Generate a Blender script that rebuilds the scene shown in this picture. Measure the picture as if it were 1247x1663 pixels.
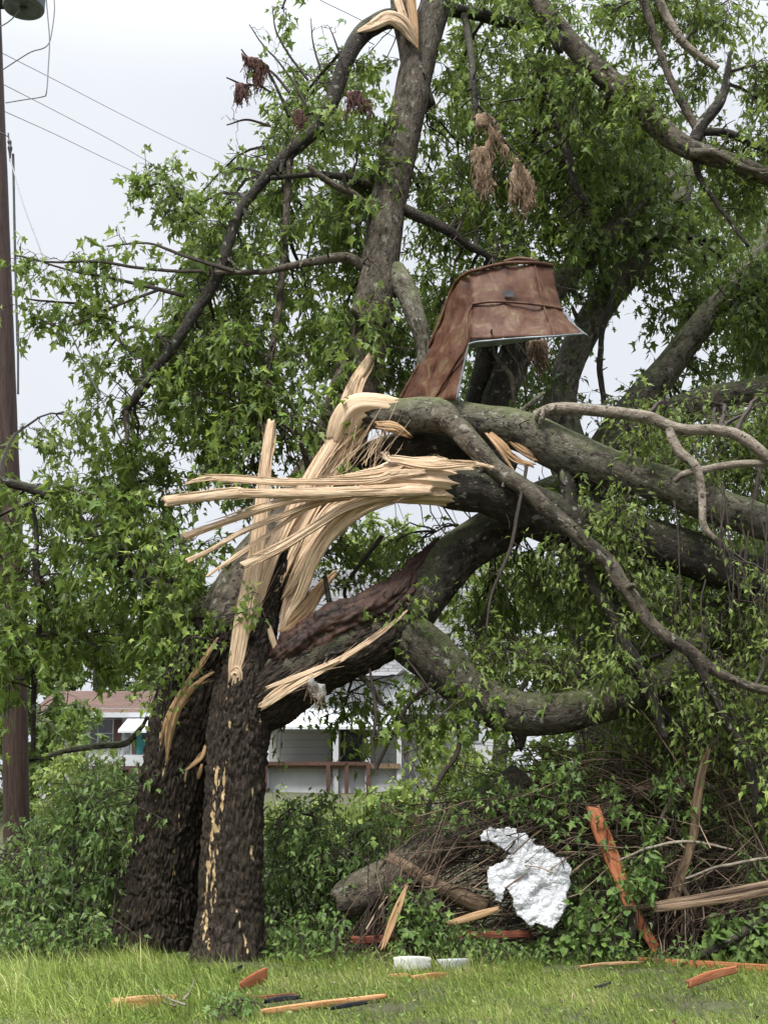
import bpy, bmesh, math, random
import numpy as np
from mathutils import Vector, Matrix
R = math.radians
for o in list(bpy.data.objects): bpy.data.objects.remove(o)
scene = bpy.context.scene
COL = scene.collection
# ------------------------------------------------------------------ camera
F = 2000.0; PW, PH = 1247.0, 1663.0; EYE = np.array([0.0, 0.0, 1.6]); PITCH = math.atan(448 / F)
cd = bpy.data.cameras.new('camera'); cam = bpy.data.objects.new('camera', cd); COL.objects.link(cam)
cam.location = EYE; cam.rotation_euler = (R(90) + PITCH, 0, 0)
cd.sensor_fit = 'VERTICAL'; cd.sensor_height = 36.0; cd.lens = F * 36 / PH; cd.clip_start = 0.1; cd.clip_end = 2000
scene.camera = cam
# ------------------------------------------------------------------ sky, sun, exposure (overcast)
SUN_EL, SUN_AZ = R(58), R(215)
w = bpy.data.worlds.new('World'); scene.world = w; w.use_nodes = True
nt = w.node_tree; nt.nodes.clear()
sky = nt.nodes.new('ShaderNodeTexSky'); sky.sky_type = 'NISHITA'; sky.sun_disc = False
sky.sun_elevation = SUN_EL; sky.sun_rotation = SUN_AZ; sky.dust_density = 4
tc = nt.nodes.new('ShaderNodeTexCoord'); nz = nt.nodes.new('ShaderNodeTexNoise'); nz.inputs['Scale'].default_value = 2.2; nz.inputs['Detail'].default_value = 3
nt.links.new(tc.outputs['Generated'], nz.inputs['Vector'])
rp = nt.nodes.new('ShaderNodeValToRGB')
rp.color_ramp.elements[0].position = .3; rp.color_ramp.elements[0].color = (5.05, 5.25, 5.65, 1)
rp.color_ramp.elements[1].position = .7; rp.color_ramp.elements[1].color = (5.7, 5.87, 6.2, 1)
nt.links.new(nz.outputs['Fac'], rp.inputs['Fac'])
# an overcast dome: even low down, brighter towards the zenith
sx = nt.nodes.new('ShaderNodeSeparateXYZ'); nt.links.new(tc.outputs['Generated'], sx.inputs[0])
zr = nt.nodes.new('ShaderNodeMapRange'); zr.interpolation_type = 'SMOOTHSTEP'
for i_, v_ in ((1, .5), (2, .95), (3, .53), (4, 2.8)): zr.inputs[i_].default_value = v_
nt.links.new(sx.outputs['Z'], zr.inputs[0])
mx = nt.nodes.new('ShaderNodeMixRGB'); mx.inputs[0].default_value = .93
nt.links.new(sky.outputs[0], mx.inputs[1]); nt.links.new(rp.outputs[0], mx.inputs[2])
vm = nt.nodes.new('ShaderNodeVectorMath'); vm.operation = 'SCALE'; nt.links.new(mx.outputs[0], vm.inputs[0]); nt.links.new(zr.outputs[0], vm.inputs['Scale'])
bg = nt.nodes.new('ShaderNodeBackground'); bg.inputs[1].default_value = .1
out = nt.nodes.new('ShaderNodeOutputWorld'); nt.links.new(vm.outputs[0], bg.inputs[0]); nt.links.new(bg.outputs[0], out.inputs[0])
sl = bpy.data.lights.new('sun', 'SUN'); sl.energy = 1.5; sl.angle = R(10); sl.color = (1, .97, .91)
sun = bpy.data.objects.new('sun', sl); COL.objects.link(sun)
# sun stands behind the camera's left shoulder
sd = Vector((-.45 * math.cos(SUN_EL) * 1.1, -.9 * math.cos(SUN_EL), math.sin(SUN_EL))).normalized()
sky.sun_rotation = math.atan2(sd.x, sd.y)
sun.rotation_euler = (-sd).to_track_quat('-Z', 'Y').to_euler()
scene.view_settings.view_transform = 'Standard'; scene.view_settings.look = 'None'
scene.view_settings.exposure = 1.6; scene.view_settings.gamma = 1.0
scene.cycles.max_bounces = 6; scene.cycles.diffuse_bounces = 3; scene.cycles.transmission_bounces = 4; scene.cycles.transparent_max_bounces = 4
# ------------------------------------------------------------------ placing helpers
cp, sp = math.cos(PITCH), math.sin(PITCH)
FWD = np.array([0, cp, sp]); UP = np.array([0, -sp, cp]); RT = np.array([1.0, 0, 0])
def W(px, py, Y):
    d = FWD + RT * ((px - PW / 2) / F) + UP * ((PH / 2 - py) / F)
    return EYE + d * (Y / d[1])
def mpp(p): return float(np.dot(np.asarray(p) - EYE, FWD)) / F          # metres per photo pixel at p
def proj(P):
    d = P - EYE; z = d @ FWD
    return np.stack([PW / 2 + F * (d @ RT) / z, PH / 2 - F * (d @ UP) / z], -1)
def gz(x, y):
    t = np.clip((np.asarray(y, float) - 16) / 26, 0, 1); t = t * t * (3 - 2 * t)
    return t * 1.5 + .025 * np.sin(np.asarray(x) * 1.7 + 1) * np.cos(np.asarray(y) * 1.3)
def G(px, py, dz=0.0):
    d = FWD + RT * ((px - PW / 2) / F) + UP * ((PH / 2 - py) / F)
    t = -EYE[2] / d[2]; p = EYE + d * t
    p[2] = gz(p[0], p[1]) + dz
    return p
def path(lst):                                                        # [(px,py,Y,r px)] -> points, radii in metres
    P = np.array([W(a[0], a[1], a[2]) for a in lst]); r = np.array([a[3] * mpp(p) for a, p in zip(lst, P)])
    return P, r
# ------------------------------------------------------------------ noise
def _h(i, j, k, s):
    n = (i * 374761393 + j * 668265263 + k * 1274126177 + s * 974711) & 0xFFFFFFFF
    n = ((n ^ (n >> 13)) * 1274126177) & 0xFFFFFFFF
    return ((n ^ (n >> 16)) & 0xFFFF) / 65535.0
def vn(p, s=0):
    p = np.asarray(p, float); f = np.floor(p); i = f.astype(np.int64); t = p - f; t = t * t * (3 - 2 * t)
    x, y, z = i[..., 0], i[..., 1], i[..., 2]; u, v, q = t[..., 0], t[..., 1], t[..., 2]
    def L(a, b, c): return a + (b - a) * c
    return L(L(L(_h(x, y, z, s), _h(x + 1, y, z, s), u), L(_h(x, y + 1, z, s), _h(x + 1, y + 1, z, s), u), v),
             L(L(_h(x, y, z + 1, s), _h(x + 1, y, z + 1, s), u), L(_h(x, y + 1, z + 1, s), _h(x + 1, y + 1, z + 1, s), u), v), q)
def fbm(p, s=0, o=3): return sum(vn(np.asarray(p) * 2 ** k, s + k) * .5 ** k for k in range(o)) / sum(.5 ** k for k in range(o))
def inpoly(X, Y, poly):
    c = np.zeros(X.shape, bool); n = len(poly)
    for a in range(n):
        x0, y0 = poly[a]; x1, y1 = poly[(a + 1) % n]
        if y0 == y1: continue
        m = ((y0 > Y) != (y1 > Y)) & (X < (x1 - x0) * (Y - y0) / (y1 - y0) + x0)
        c ^= m
    return c
def unit(v): return v / np.maximum(np.linalg.norm(v, axis=-1, keepdims=True), 1e-9)
# ------------------------------------------------------------------ mesh builder
class MB:
    def __init__(s): s.v = []; s.f = []; s.bc = []; s.rn = []; s.sc = []; s.n = 0
    def add(s, V, faces, bc=None, rn=0.0, sc=None, mi=0):
        V = np.asarray(V, float).reshape(-1, 3); s.v.append(V)
        for fa in faces: s.f.append((np.asarray(fa, np.int64) + s.n, mi))
        s.bc.append(V if bc is None else np.asarray(bc).reshape(-1, 3))
        s.rn.append(np.broadcast_to(rn, (len(V),)).astype(float)); s.sc.append(np.zeros(len(V)) if sc is None else sc)
        s.n += len(V)
    def build(s, name, mats, parent=None, smooth=True, origin=None):
        V = np.concatenate(s.v)
        if origin is None:
            origin = np.array(parent.location) if parent else np.array([V[:, 0].mean(), V[:, 1].mean(), V[:, 2].min()])
            if parent and parent.parent: origin = np.array(parent.location) + np.array(parent.parent.location)
        me = bpy.data.meshes.new(name); me.vertices.add(len(V)); me.vertices.foreach_set('co', (V - origin).astype(np.float32).ravel())
        lv = np.concatenate([f.ravel() for f, m in s.f]); tot = np.concatenate([np.full(len(f), f.shape[1]) for f, m in s.f])
        mi = np.concatenate([np.full(len(f), m) for f, m in s.f]); st = np.concatenate([[0], np.cumsum(tot)[:-1]])
        me.loops.add(len(lv)); me.loops.foreach_set('vertex_index', lv.astype(np.int32))
        me.polygons.add(len(tot)); me.polygons.foreach_set('loop_start', st.astype(np.int32)); me.polygons.foreach_set('loop_total', tot.astype(np.int32))
        me.polygons.foreach_set('material_index', mi.astype(np.int32)); me.polygons.foreach_set('use_smooth', np.full(len(tot), smooth))
        a = me.attributes.new('bc', 'FLOAT_VECTOR', 'POINT'); a.data.foreach_set('vector', np.concatenate(s.bc).astype(np.float32).ravel())
        a = me.attributes.new('rnd', 'FLOAT', 'POINT'); a.data.foreach_set('value', np.concatenate(s.rn).astype(np.float32))
        a = me.attributes.new('scar', 'FLOAT', 'POINT'); a.data.foreach_set('value', np.concatenate(s.sc).astype(np.float32))
        me.update(); me.validate()
        for m in (mats if isinstance(mats, (list, tuple)) else [mats]): me.materials.append(m)
        o = bpy.data.objects.new(name, me); COL.objects.link(o)
        if parent: o.parent = parent
        else: o.location = origin
        return o
def tag(o, label, cat, group=None, kind=None):
    o['label'] = label
    if cat: o['category'] = cat
    if group: o['group'] = group
    if kind: o['kind'] = kind
    return o
def empty(name, loc, label, cat, group=None):
    o = bpy.data.objects.new(name, None); COL.objects.link(o); o.location = loc; o.empty_display_size = .3
    return tag(o, label, cat, group)
def spline(P, w_, n):                                                  # Catmull-Rom through points and widths
    P = np.asarray(P, float); A = np.concatenate([P, np.asarray(w_, float).reshape(len(P), -1)], 1)
    A = np.concatenate([[2 * A[0] - A[1]], A, [2 * A[-1] - A[-2]]]); out = []
    t = np.linspace(0, len(P) - 1, n); i = np.minimum(t.astype(int), len(P) - 2); u = (t - i)[:, None]
    p0, p1, p2, p3 = A[i], A[i + 1], A[i + 2], A[i + 3]
    C = .5 * (2 * p1 + (p2 - p0) * u + (2 * p0 - 5 * p1 + 4 * p2 - p3) * u * u + (3 * p1 - p0 - 3 * p2 + p3) * u ** 3)
    return C[:, :3], np.maximum(C[:, 3:], .0008)
def grid_faces(n, m, wrap=True):
    a = np.arange(n - 1)[:, None] * m; b = np.arange(m if wrap else m - 1)[None, :]; c = (b + 1) % m
    return np.stack([a + b, a + c, a + m + c, a + m + b], -1).reshape(-1, 4)
RNG = np.random.default_rng(7)
def sweep(mb, P, wd, th=None, sides=12, res=None, seed=None, pw=1.0, lump=.08, lf=3.0, groove=0.0, jag=(0, 0), twist=0.0, wob=0.0, mi=0, sc=None, furrow=0, cap=True, tip=(1, 1), rn=None):
    """a bar swept along P: half-width wd, half-thickness th; jag pushes the end rings in and out along the axis"""
    seed = int(RNG.integers(1, 9999)) if seed is None else seed
    th = wd if th is None else th
    L = np.linalg.norm(np.diff(P, axis=0), axis=1).sum(); res = res or max(.5 * float(np.mean(wd)), .012)
    n = int(max(6, min(600, L / res)))
    C, wt = spline(P, np.stack([np.broadcast_to(wd, (len(P),)), np.broadcast_to(th, (len(P),))], 1), n)
    if wob:
        s_ = np.linspace(0, L, n); C = C + wob * (np.stack([fbm(np.stack([s_ * 2, s_ * 0 + k, s_ * 0], -1), seed + k) for k in (0, 7, 13)], -1) - .5) * np.minimum(1, np.minimum(s_, L - s_) * 4 + .15)[:, None]
    T = unit(np.gradient(C, axis=0)); V = np.array([.03, 1, .02])
    A = unit(np.cross(T, V)); B = np.cross(A, T)
    tw = np.linspace(0, twist, n)[:, None]; A, B = A * np.cos(tw) + B * np.sin(tw), B * np.cos(tw) - A * np.sin(tw)
    th_ = np.linspace(0, 2 * np.pi, sides, endpoint=False)
    s = np.concatenate([[0], np.cumsum(np.linalg.norm(np.diff(C, axis=0), axis=1))])
    cx = np.sign(np.cos(th_)) * np.abs(np.cos(th_)) ** pw; cy = np.sign(np.sin(th_)) * np.abs(np.sin(th_)) ** pw
    r0 = float(np.mean(wd))
    off = np.array([seed % 97, seed % 53, seed % 71]) * 1.0
    bc = np.stack([np.broadcast_to(np.cos(th_) * r0, (n, sides)), np.broadcast_to(np.sin(th_) * r0, (n, sides)), np.broadcast_to(s[:, None], (n, sides))], -1)
    k = 1 + lump * 2 * (fbm(bc * np.array([1, 1, .45]) * lf + off, seed) - .5)
    if groove: k = k + groove * 2 * (vn(np.stack([np.cos(th_) * 7 + 9, np.sin(th_) * 7 + 5, th_ * 0 + seed % 31], -1) * 1.0, seed)[None, :] - .5) * .8 + groove * (vn(bc * np.array([60, 60, 1.5]) + off, seed + 3) - .5)
    X = (wt[:, 0:1] * k * cx)[..., None] * A[:, None, :] + (wt[:, 1:2] * k * cy)[..., None] * B[:, None, :]
    if furrow:
        q = bc * np.array([26, 26, 9]); q = q + (vn(bc * 9, seed + 5)[..., None] - .5) * 1.8
        rg = np.abs(vn(q + off, seed + 1) - .5) * 2; rg2 = np.abs(vn(q * 2.1 + off, seed + 2) - .5) * 2
        N = unit(X); X = X + N * ((np.minimum(rg * 1.6, 1) - .55) * furrow + (rg2 - .5) * furrow * .8)[..., None]
    pos = C[:, None, :] + X
    for e, J in enumerate(jag):
        if J:
            jv = (vn(np.stack([np.cos(th_) * 2.6, np.sin(th_) * 2.6, th_ * 0 + seed % 17], -1) + 20, seed + 8) - .45) * J + (vn(np.stack([np.cos(th_) * 9, np.sin(th_) * 9, th_ * 0], -1) + 20, seed + 9) - .5) * J * .7
            d = s if e == 0 else s[-1] - s
            fall = np.clip(1 - d / (abs(J) * 1.5 + 1e-6), 0, 1)
            pos = pos + (T * (-1 if e == 0 else 1))[:, None, :] * (fall[:, None] * jv[None, :])[..., None]
    scv = None
    if sc is not None:
        scv, pos = sc(pos, C, bc)
        scv = scv.ravel()
    fc = [grid_faces(n, sides)]
    V_ = pos.reshape(-1, 3); B_ = (bc + off).reshape(-1, 3)
    if cap:
        c0 = pos[0].mean(0) + T[0] * (-.3 * r0 * (tip[0] - 1)); c1 = pos[-1].mean(0) + T[-1] * (.3 * r0 * (tip[1] - 1))
        V_ = np.concatenate([V_, [c0, c1]]); B_ = np.concatenate([B_, [off, off + [0, 0, L]]]); N0 = n * sides; j = np.arange(sides); k2 = (j + 1) % sides
        fc += [np.stack([k2, j, np.full(sides, N0)], -1), np.stack([(n - 1) * sides + j, (n - 1) * sides + k2, np.full(sides, N0 + 1)], -1)]
        if scv is not None: scv = np.concatenate([scv, [0, 0]])
    mb.add(V_, fc, B_, RNG.random() if rn is None else rn, scv, mi)
    return C
def box(mb, c, h, rot=None, mi=0):
    x = np.array([[a, b, d] for a in (-1, 1) for b in (-1, 1) for d in (-1, 1)]) * np.asarray(h)
    if rot is not None: x = x @ np.asarray(rot).T
    mb.add(x + np.asarray(c), [[[0, 1, 3, 2], [4, 6, 7, 5], [0, 4, 5, 1], [2, 3, 7, 6], [0, 2, 6, 4], [1, 5, 7, 3]]], mi=mi)
def bx(mb, x0, x1, y0, y1, z0, z1, mi=0): box(mb, ((x0 + x1) / 2, (y0 + y1) / 2, (z0 + z1) / 2), ((x1 - x0) / 2, (y1 - y0) / 2, (z1 - z0) / 2), mi=mi)
def tubes(mb, P, Rr, sides=4, rn=0.0, mi=0):                           # many thin tubes at once: P (n,k,3), Rr (n,k)
    n, k, _ = P.shape
    T = unit(np.gradient(P, axis=1)); ref = np.where(np.abs(T[..., 1:2]) > .9, np.array([1.0, 0, 0]), np.array([0, 1.0, 0]))
    A = unit(np.cross(T, ref)); B = np.cross(A, T); th = np.linspace(0, 2 * np.pi, sides, endpoint=False)
    X = P[:, :, None, :] + Rr[:, :, None, None] * (np.cos(th)[:, None] * A[:, :, None, :] + np.sin(th)[:, None] * B[:, :, None, :])
    f = grid_faces(k, sides)[None] + (np.arange(n) * k * sides)[:, None, None]
    s = np.concatenate([np.zeros((n, 1)), np.cumsum(np.linalg.norm(np.diff(P, axis=1), axis=2), 1)], 1)
    bc = np.stack([np.broadcast_to((Rr[:, :, None] * np.cos(th)), (n, k, sides)), np.broadcast_to((Rr[:, :, None] * np.sin(th)), (n, k, sides)), np.broadcast_to(s[:, :, None], (n, k, sides))], -1) + RNG.random((n, 1, 1, 3)) * 9
    mb.add(X.reshape(-1, 3), [f.reshape(-1, 4)], bc, np.repeat(np.broadcast_to(rn, (n,)), k * sides), None, mi)
# leaf outlines: (x across, y along, z) and triangles
def tmpl(o, c):
    v = np.array([c] + o, float); z = .28 * np.abs(v[:, 0]) - .22 * v[:, 1] ** 2
    n = len(o); return np.concatenate([v, z[:, None]], 1), np.array([[0, 1 + i, 1 + (i + 1) % n] for i in range(n)])
LOBED = tmpl([(0, 0), (.29, .0), (.19, .2), (.54, .46), (.2, .53), (0, 1.05), (-.2, .53), (-.54, .46), (-.19, .2), (-.29, .0)], (0, .33))
SLIM = tmpl([(0, 0), (.2, .04), (.1, .2), (.42, .52), (.13, .5), (.16, .72), (0, 1.1), (-.14, .68), (-.12, .5), (-.38, .42), (-.1, .2), (-.22, .0)], (0, .36))
NARROW = tmpl([(0, 0), (.2, .3), (.3, .42), (.16, .62), (0, 1.05), (-.17, .6), (-.27, .4), (-.2, .27)], (0, .4))
OVATE = tmpl([(0, 0), (.25, .3), (.22, .62), (0, 1), (-.22, .62), (-.25, .3)], (0, .45))
MAPLES = [LOBED, SLIM, NARROW, SLIM]
BROAD = tmpl([(0, 0), (.3, -.06), (.46, .2), (.4, .55), (0, 1), (-.4, .55), (-.46, .2), (-.3, -.06)], (0, .35))
def leaves(mb, base, axis, size, tm, up=(0, -.15, .8), spread=.8, mi=1, bias=0.0):
    if isinstance(tm, list):
        k = RNG.integers(0, len(tm), len(base))
        for i in range(len(tm)):
            if (k == i).any(): leaves(mb, base[k == i], axis[k == i], size, tm[i], up, spread, mi, bias)
        return
    n = len(base); v, t = tm
    a = unit(axis); n0 = unit(RNG.normal(size=(n, 3)) * spread + np.array(up)); nn = unit(n0 - a * (n0 * a).sum(-1, keepdims=True)); sd_ = np.cross(a, nn)
    sz = (size * RNG.uniform(.5, 1.3, n))[:, None, None]; wx = RNG.uniform(.55, 1.15, n)[:, None, None]; cz = RNG.uniform(-.8, 2.8, n)[:, None, None]
    X = base[:, None, :] + sz * (v[None, :, 0:1] * wx * sd_[:, None, :] + v[None, :, 1:2] * a[:, None, :] + v[None, :, 2:3] * cz * nn[:, None, :])
    f = t[None] + (np.arange(n) * len(v))[:, None, None]
    rn = np.clip(RNG.random(n) + bias, 0, 1)
    mb.add(X.reshape(-1, 3), [f.reshape(-1, 3)], np.tile(v, (n, 1)), np.repeat(rn, len(v)), None, mi)
def bez(P0, P1, P2, t): return P0 * (1 - t) ** 2 + 2 * P1 * t * (1 - t) + P2 * t * t
DENS = 1.0
def sprout(mb, S, E, Cc, nt, nl, ls, tm, r0=.012, twl=(.2, .6), droop=.35, t0=.3, bias=0., petiole=.05, spread=.8, up=(0, -.15, .8)):
    """branches from S over Cc to E with leafy twigs"""
    n = len(S)
    if n == 0: return
    k = 8; t = np.linspace(0, 1, k)
    P = np.stack([bez(S, Cc, E, u) for u in t], 1) + RNG.normal(size=(n, k, 3)) * .018 * np.sin(np.pi * t)[None, :, None]
    L = np.linalg.norm(E - S, axis=1); r = np.clip(r0 * (.5 + .5 * L), .005, .03)
    tubes(mb, P, r[:, None] * (1 - .72 * t)[None, :], 4, RNG.random(n), 0)
    tt = RNG.uniform(t0, 1, (n, nt)); tt[:, 0] = 1.0
    b = bez(S[:, None], Cc[:, None], E[:, None], tt[..., None]); tan = unit(2 * (Cc - S)[:, None] * (1 - tt[..., None]) + 2 * (E - Cc)[:, None] * tt[..., None])
    d = unit(tan * .7 + RNG.normal(size=b.shape) * .6 + np.array([0, 0, -droop])); ln = RNG.uniform(*twl, (n, nt))
    b = b.reshape(-1, 3); d = d.reshape(-1, 3); ln = ln.ravel()
    e = b + d * ln[:, None] + np.array([0, 0, -1.0]) * (droop * .4 * ln)[:, None]; m = b + d * (.55 * ln)[:, None]
    k = 4; t = np.linspace(0, 1, k); P = np.stack([bez(b, m, e, u) for u in t], 1)
    tubes(mb, P, np.full((len(b), 1), .0048) * (1 - .6 * t)[None, :], 3, RNG.random(len(b)), 0)
    q = RNG.uniform(.15, 1, (len(b), nl)); q[:, 0] = 1
    lb = bez(b[:, None], m[:, None], e[:, None], q[..., None]).reshape(-1, 3); td = np.repeat(d, nl, 0)
    pd = unit(td * .5 + RNG.normal(size=lb.shape) * .75 + np.array([0, 0, -.25])); lb = lb + pd * petiole * RNG.uniform(.5, 1.3, (len(lb), 1))
    ax = unit(pd * .6 + RNG.normal(size=lb.shape) * .35 + np.array([0, 0, -.55]))
    leaves(mb, lb, ax, ls, tm, bias=bias, spread=spread, up=up)
def grow(mb, sk, poly, y0, y1, n, nt=7, nl=7, ls=.1, tm=MAPLES, holes=(), maxd=2.6, clump=.38, cf=1.3, bias=0., droop=.35, thick=True, seed=0, **kw):
    """fills the volume behind polygon poly (photo px) between depths y0 and y1 with branches that spring from the skeleton sk"""
    n = int(n * DENS); X = np.array(poly, float); lo, hi = X.min(0), X.max(0); T = np.zeros((0, 3))
    while len(T) < n:
        q = RNG.uniform(lo, hi, (n * 3, 2)); m = inpoly(q[:, 0], q[:, 1], poly)
        for h in holes: m &= ~(inpoly(q[:, 0], q[:, 1], h) & (RNG.random(len(q)) < .93))
        q = q[m]; Yd = RNG.uniform(y0, y1, len(q)); p = np.array([W(a, b, c) for (a, b), c in zip(q, Yd)]).reshape(-1, 3)
        p = p[fbm(p * cf + seed * 3.7, seed, 2) + RNG.normal(size=len(p)) * .06 > clump]; p = p[p[:, 2] > gz(p[:, 0], p[:, 1]) + .05]
        T = np.concatenate([T, p])
    T = T[:n]; sk = np.asarray(sk)
    for part, big in ((T[:n // 7], True), (T[n // 7:], False)):
        if len(part) == 0: continue
        D = np.linalg.norm(part[:, None] - sk[None], axis=2) + RNG.random((len(part), len(sk))) * .35
        i = D.argmin(1); S = sk[i]; v = part - S; dl = np.linalg.norm(v, axis=1)
        md = maxd * (1.6 if big else 1); S = np.where((dl > md)[:, None], part - unit(v) * md, S)
        Lh = np.linalg.norm(part - S, axis=1)[:, None]
        C_ = S + (part - S) * .5 + RNG.normal(size=S.shape) * .13 * Lh + np.array([0, 0, .16]) * Lh
        sprout(mb, S, part, C_, nt, nl, ls, tm, r0=.026 if big else .012, bias=bias, droop=droop, **kw)
        sk = np.concatenate([sk] + [bez(S, C_, part, u) for u in (.3, .5, .7, .9)])
    return sk
def twiggy(mb, lst, n_side=6, nt=2, nl=5, ls=.1, tm=LOBED, r=None, side=.35, droop=.3, bias=0., side_t0=.2, mi=0):
    """a thin branch drawn through px points with leafy side shoots"""
    P, rr = path(lst); C = sweep(mb, P, rr, sides=6, lump=.1, mi=mi, wob=.03)
    t = (RNG.uniform(side_t0, 1, n_side) * (len(C) - 1)).astype(int)
    if n_side:
        S = C[t]; d = unit(RNG.normal(size=S.shape) + np.array([0, 0, -.2])); E = S + d * RNG.uniform(.4, 1.1, (n_side, 1)) * side
        sprout(mb, S, E, (S + E) / 2 + np.array([0, 0, .03]), nt, nl, ls, tm, r0=.006, twl=(.08, .22), droop=droop, bias=bias)
    return C
def polysheet(mb, poly, Yf, step=6, mi=0, bc_scale=1.0):
    """a cloth or sheet whose outline is poly (photo px) and whose depth is Yf(px,py)"""
    X = np.array(poly, float); lo, hi = X.min(0) - step, X.max(0) + step
    nx, ny = int((hi[0] - lo[0]) / step) + 1, int((hi[1] - lo[1]) / step) + 1
    gx, gy = np.meshgrid(lo[0] + np.arange(nx + 1) * step, lo[1] + np.arange(ny + 1) * step)
    keep = inpoly((gx[:-1, :-1] + gx[1:, 1:]) / 2, (gy[:-1, :-1] + gy[1:, 1:]) / 2, poly)
    q = np.stack([gx.ravel(), gy.ravel()], 1); ins = inpoly(q[:, 0], q[:, 1], poly)
    a = X; b = np.roll(X, -1, 0); ab = b - a
    t = np.clip(((q[:, None] - a) * ab).sum(-1) / np.maximum((ab * ab).sum(-1), 1e-9), 0, 1); c = a + ab * t[..., None]; dd = np.linalg.norm(q[:, None] - c, axis=2); j = dd.argmin(1)
    q = np.where(ins[:, None], q, c[np.arange(len(q)), j]); q += (RNG.random(q.shape) - .5) * step * .3 * ins[:, None]
    iy, ix = np.nonzero(keep); m = nx + 1
    f = np.stack([iy * m + ix, (iy + 1) * m + ix, (iy + 1) * m + ix + 1, iy * m + ix + 1], -1)
    us, inv = np.unique(f, return_inverse=True); q = q[us]; f = inv.reshape(-1, 4)
    Yd = Yf(q[:, 0], q[:, 1]); V = np.array([W(x, y, d) for (x, y), d in zip(q, Yd)])
    mb.add(V, [f], np.stack([q[:, 0] / 170, q[:, 1] / 170, Yd], 1) * bc_scale, mi=mi)
    return V
def solid(o, t):
    m = o.modifiers.new('thickness', 'SOLIDIFY'); m.thickness = t; m.offset = 0
    return o
# ------------------------------------------------------------------ materials
class NT:
    def __init__(s, name):
        s.m = bpy.data.materials.new(name); s.m.use_nodes = True; s.t = s.m.node_tree; s.t.nodes.clear()
        s.out = s.n('OutputMaterial'); s.p = s.n('BsdfPrincipled'); s.l(s.p.outputs[0], s.out.inputs[0])
    def n(s, t, **k):
        x = s.t.nodes.new('ShaderNode' + t)
        for a, b in k.items(): setattr(x, a, b)
        return x
    def l(s, a, b): s.t.links.new(a, b)
    def attr(s, n): x = s.n('Attribute'); x.attribute_name = n; return x
    def bc(s): return s.attr('bc').outputs['Vector']
    def obj(s): return s.n('TexCoord').outputs['Object']
    def scl(s, v, k):
        x = s.n('VectorMath', operation='MULTIPLY'); s.l(v, x.inputs[0]); x.inputs[1].default_value = k if hasattr(k, '__len__') else (k, k, k); return x.outputs[0]
    def noise(s, v, k, det=4, rough=.6, dist=0):
        x = s.n('TexNoise'); s.l(s.scl(v, k), x.inputs['Vector']); x.inputs['Scale'].default_value = 1; x.inputs['Detail'].default_value = det; x.inputs['Roughness'].default_value = rough; x.inputs['Distortion'].default_value = dist; return x.outputs['Fac']
    def vor(s, v, k, feat='F1', rnd=1, o='Distance'):
        x = s.n('TexVoronoi', feature=feat); s.l(s.scl(v, k), x.inputs['Vector']); x.inputs['Scale'].default_value = 1; x.inputs['Randomness'].default_value = rnd; return x.outputs[o]
    def ramp(s, f, st):
        x = s.n('ValToRGB'); e = x.color_ramp.elements
        while len(e) < len(st): e.new(.5)
        for a, (p, c) in zip(e, st): a.position = p; a.color = (c if hasattr(c, '__len__') else (c, c, c))[:3] + (1,) if hasattr(c, '__len__') else (c, c, c, 1)
        s.l(f, x.inputs[0]); return x.outputs[0]
    def mix(s, f, a, b, bt='MIX'):
        x = s.n('MixRGB', blend_type=bt)
        for v, i in ((f, 0), (a, 1), (b, 2)):
            if hasattr(v, 'links') or hasattr(v, 'is_linked'): s.l(v, x.inputs[i])
            else: x.inputs[i].default_value = v if i == 0 else tuple(v)[:3] + (1,)
        return x.outputs[0]
    def math(s, op, a, b=0.0):
        x = s.n('Math', operation=op)
        for v, i in ((a, 0), (b, 1)):
            if hasattr(v, 'is_linked'): s.l(v, x.inputs[i])
            else: x.inputs[i].default_value = v
        return x.outputs[0]
    def bump(s, h, st=.5, d=.02):
        x = s.n('Bump'); s.l(h, x.inputs['Height']); x.inputs['Strength'].default_value = st; x.inputs['Distance'].default_value = d; s.l(x.outputs[0], s.p.inputs['Normal']); return x.outputs[0]
    def set(s, col=None, rough=.7, metal=0., spec=.3):
        if col is not None:
            if hasattr(col, 'is_linked'): s.l(col, s.p.inputs['Base Color'])
            else: s.p.inputs['Base Color'].default_value = tuple(col) + (1,)
        for k, v in (('Roughness', rough), ('Metallic', metal), ('Specular IOR Level', spec)):
            if hasattr(v, 'is_linked'): s.l(v, s.p.inputs[k])
            else: s.p.inputs[k].default_value = v
        return s.m
def m_bark_furrowed():
    t = NT('furrowed wet bark'); b = t.bc()
    v = t.vor(b, (36, 36, 9)); n = t.noise(b, (46, 46, 17), 6, .75); big = t.noise(b, (3, 3, 1.2), 3)
    c = t.ramp(n, [(.33, (.006, .004, .003)), (.45, (.020, .0145, .0105)), (.54, (.054, .041, .030)), (.7, (.115, .09, .068))])
    c = t.mix(t.ramp(big, [(.5, 0), (.75, .4)]), c, (.045, .034, .022))
    ed = t.ramp(t.noise(b, (7, 7, 4), 2), [(.64, 0), (.74, .4)]); c = t.mix(ed, c, (.04, .043, .02))
    sc = t.attr('scar').outputs['Fac']; wood = t.ramp(t.noise(b, (60, 60, 5), 3), [(.3, (.42, .27, .12)), (.7, (.74, .58, .34))])
    c = t.mix(t.ramp(sc, [(.4, 0), (.6, 1)]), c, wood)
    h = t.math('ADD', t.math('MULTIPLY', v, 1.1), n); t.bump(h, 1.0, .05)
    return t.set(c, t.ramp(n, [(.3, .6), (.8, .9)]), 0, .18)
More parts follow.
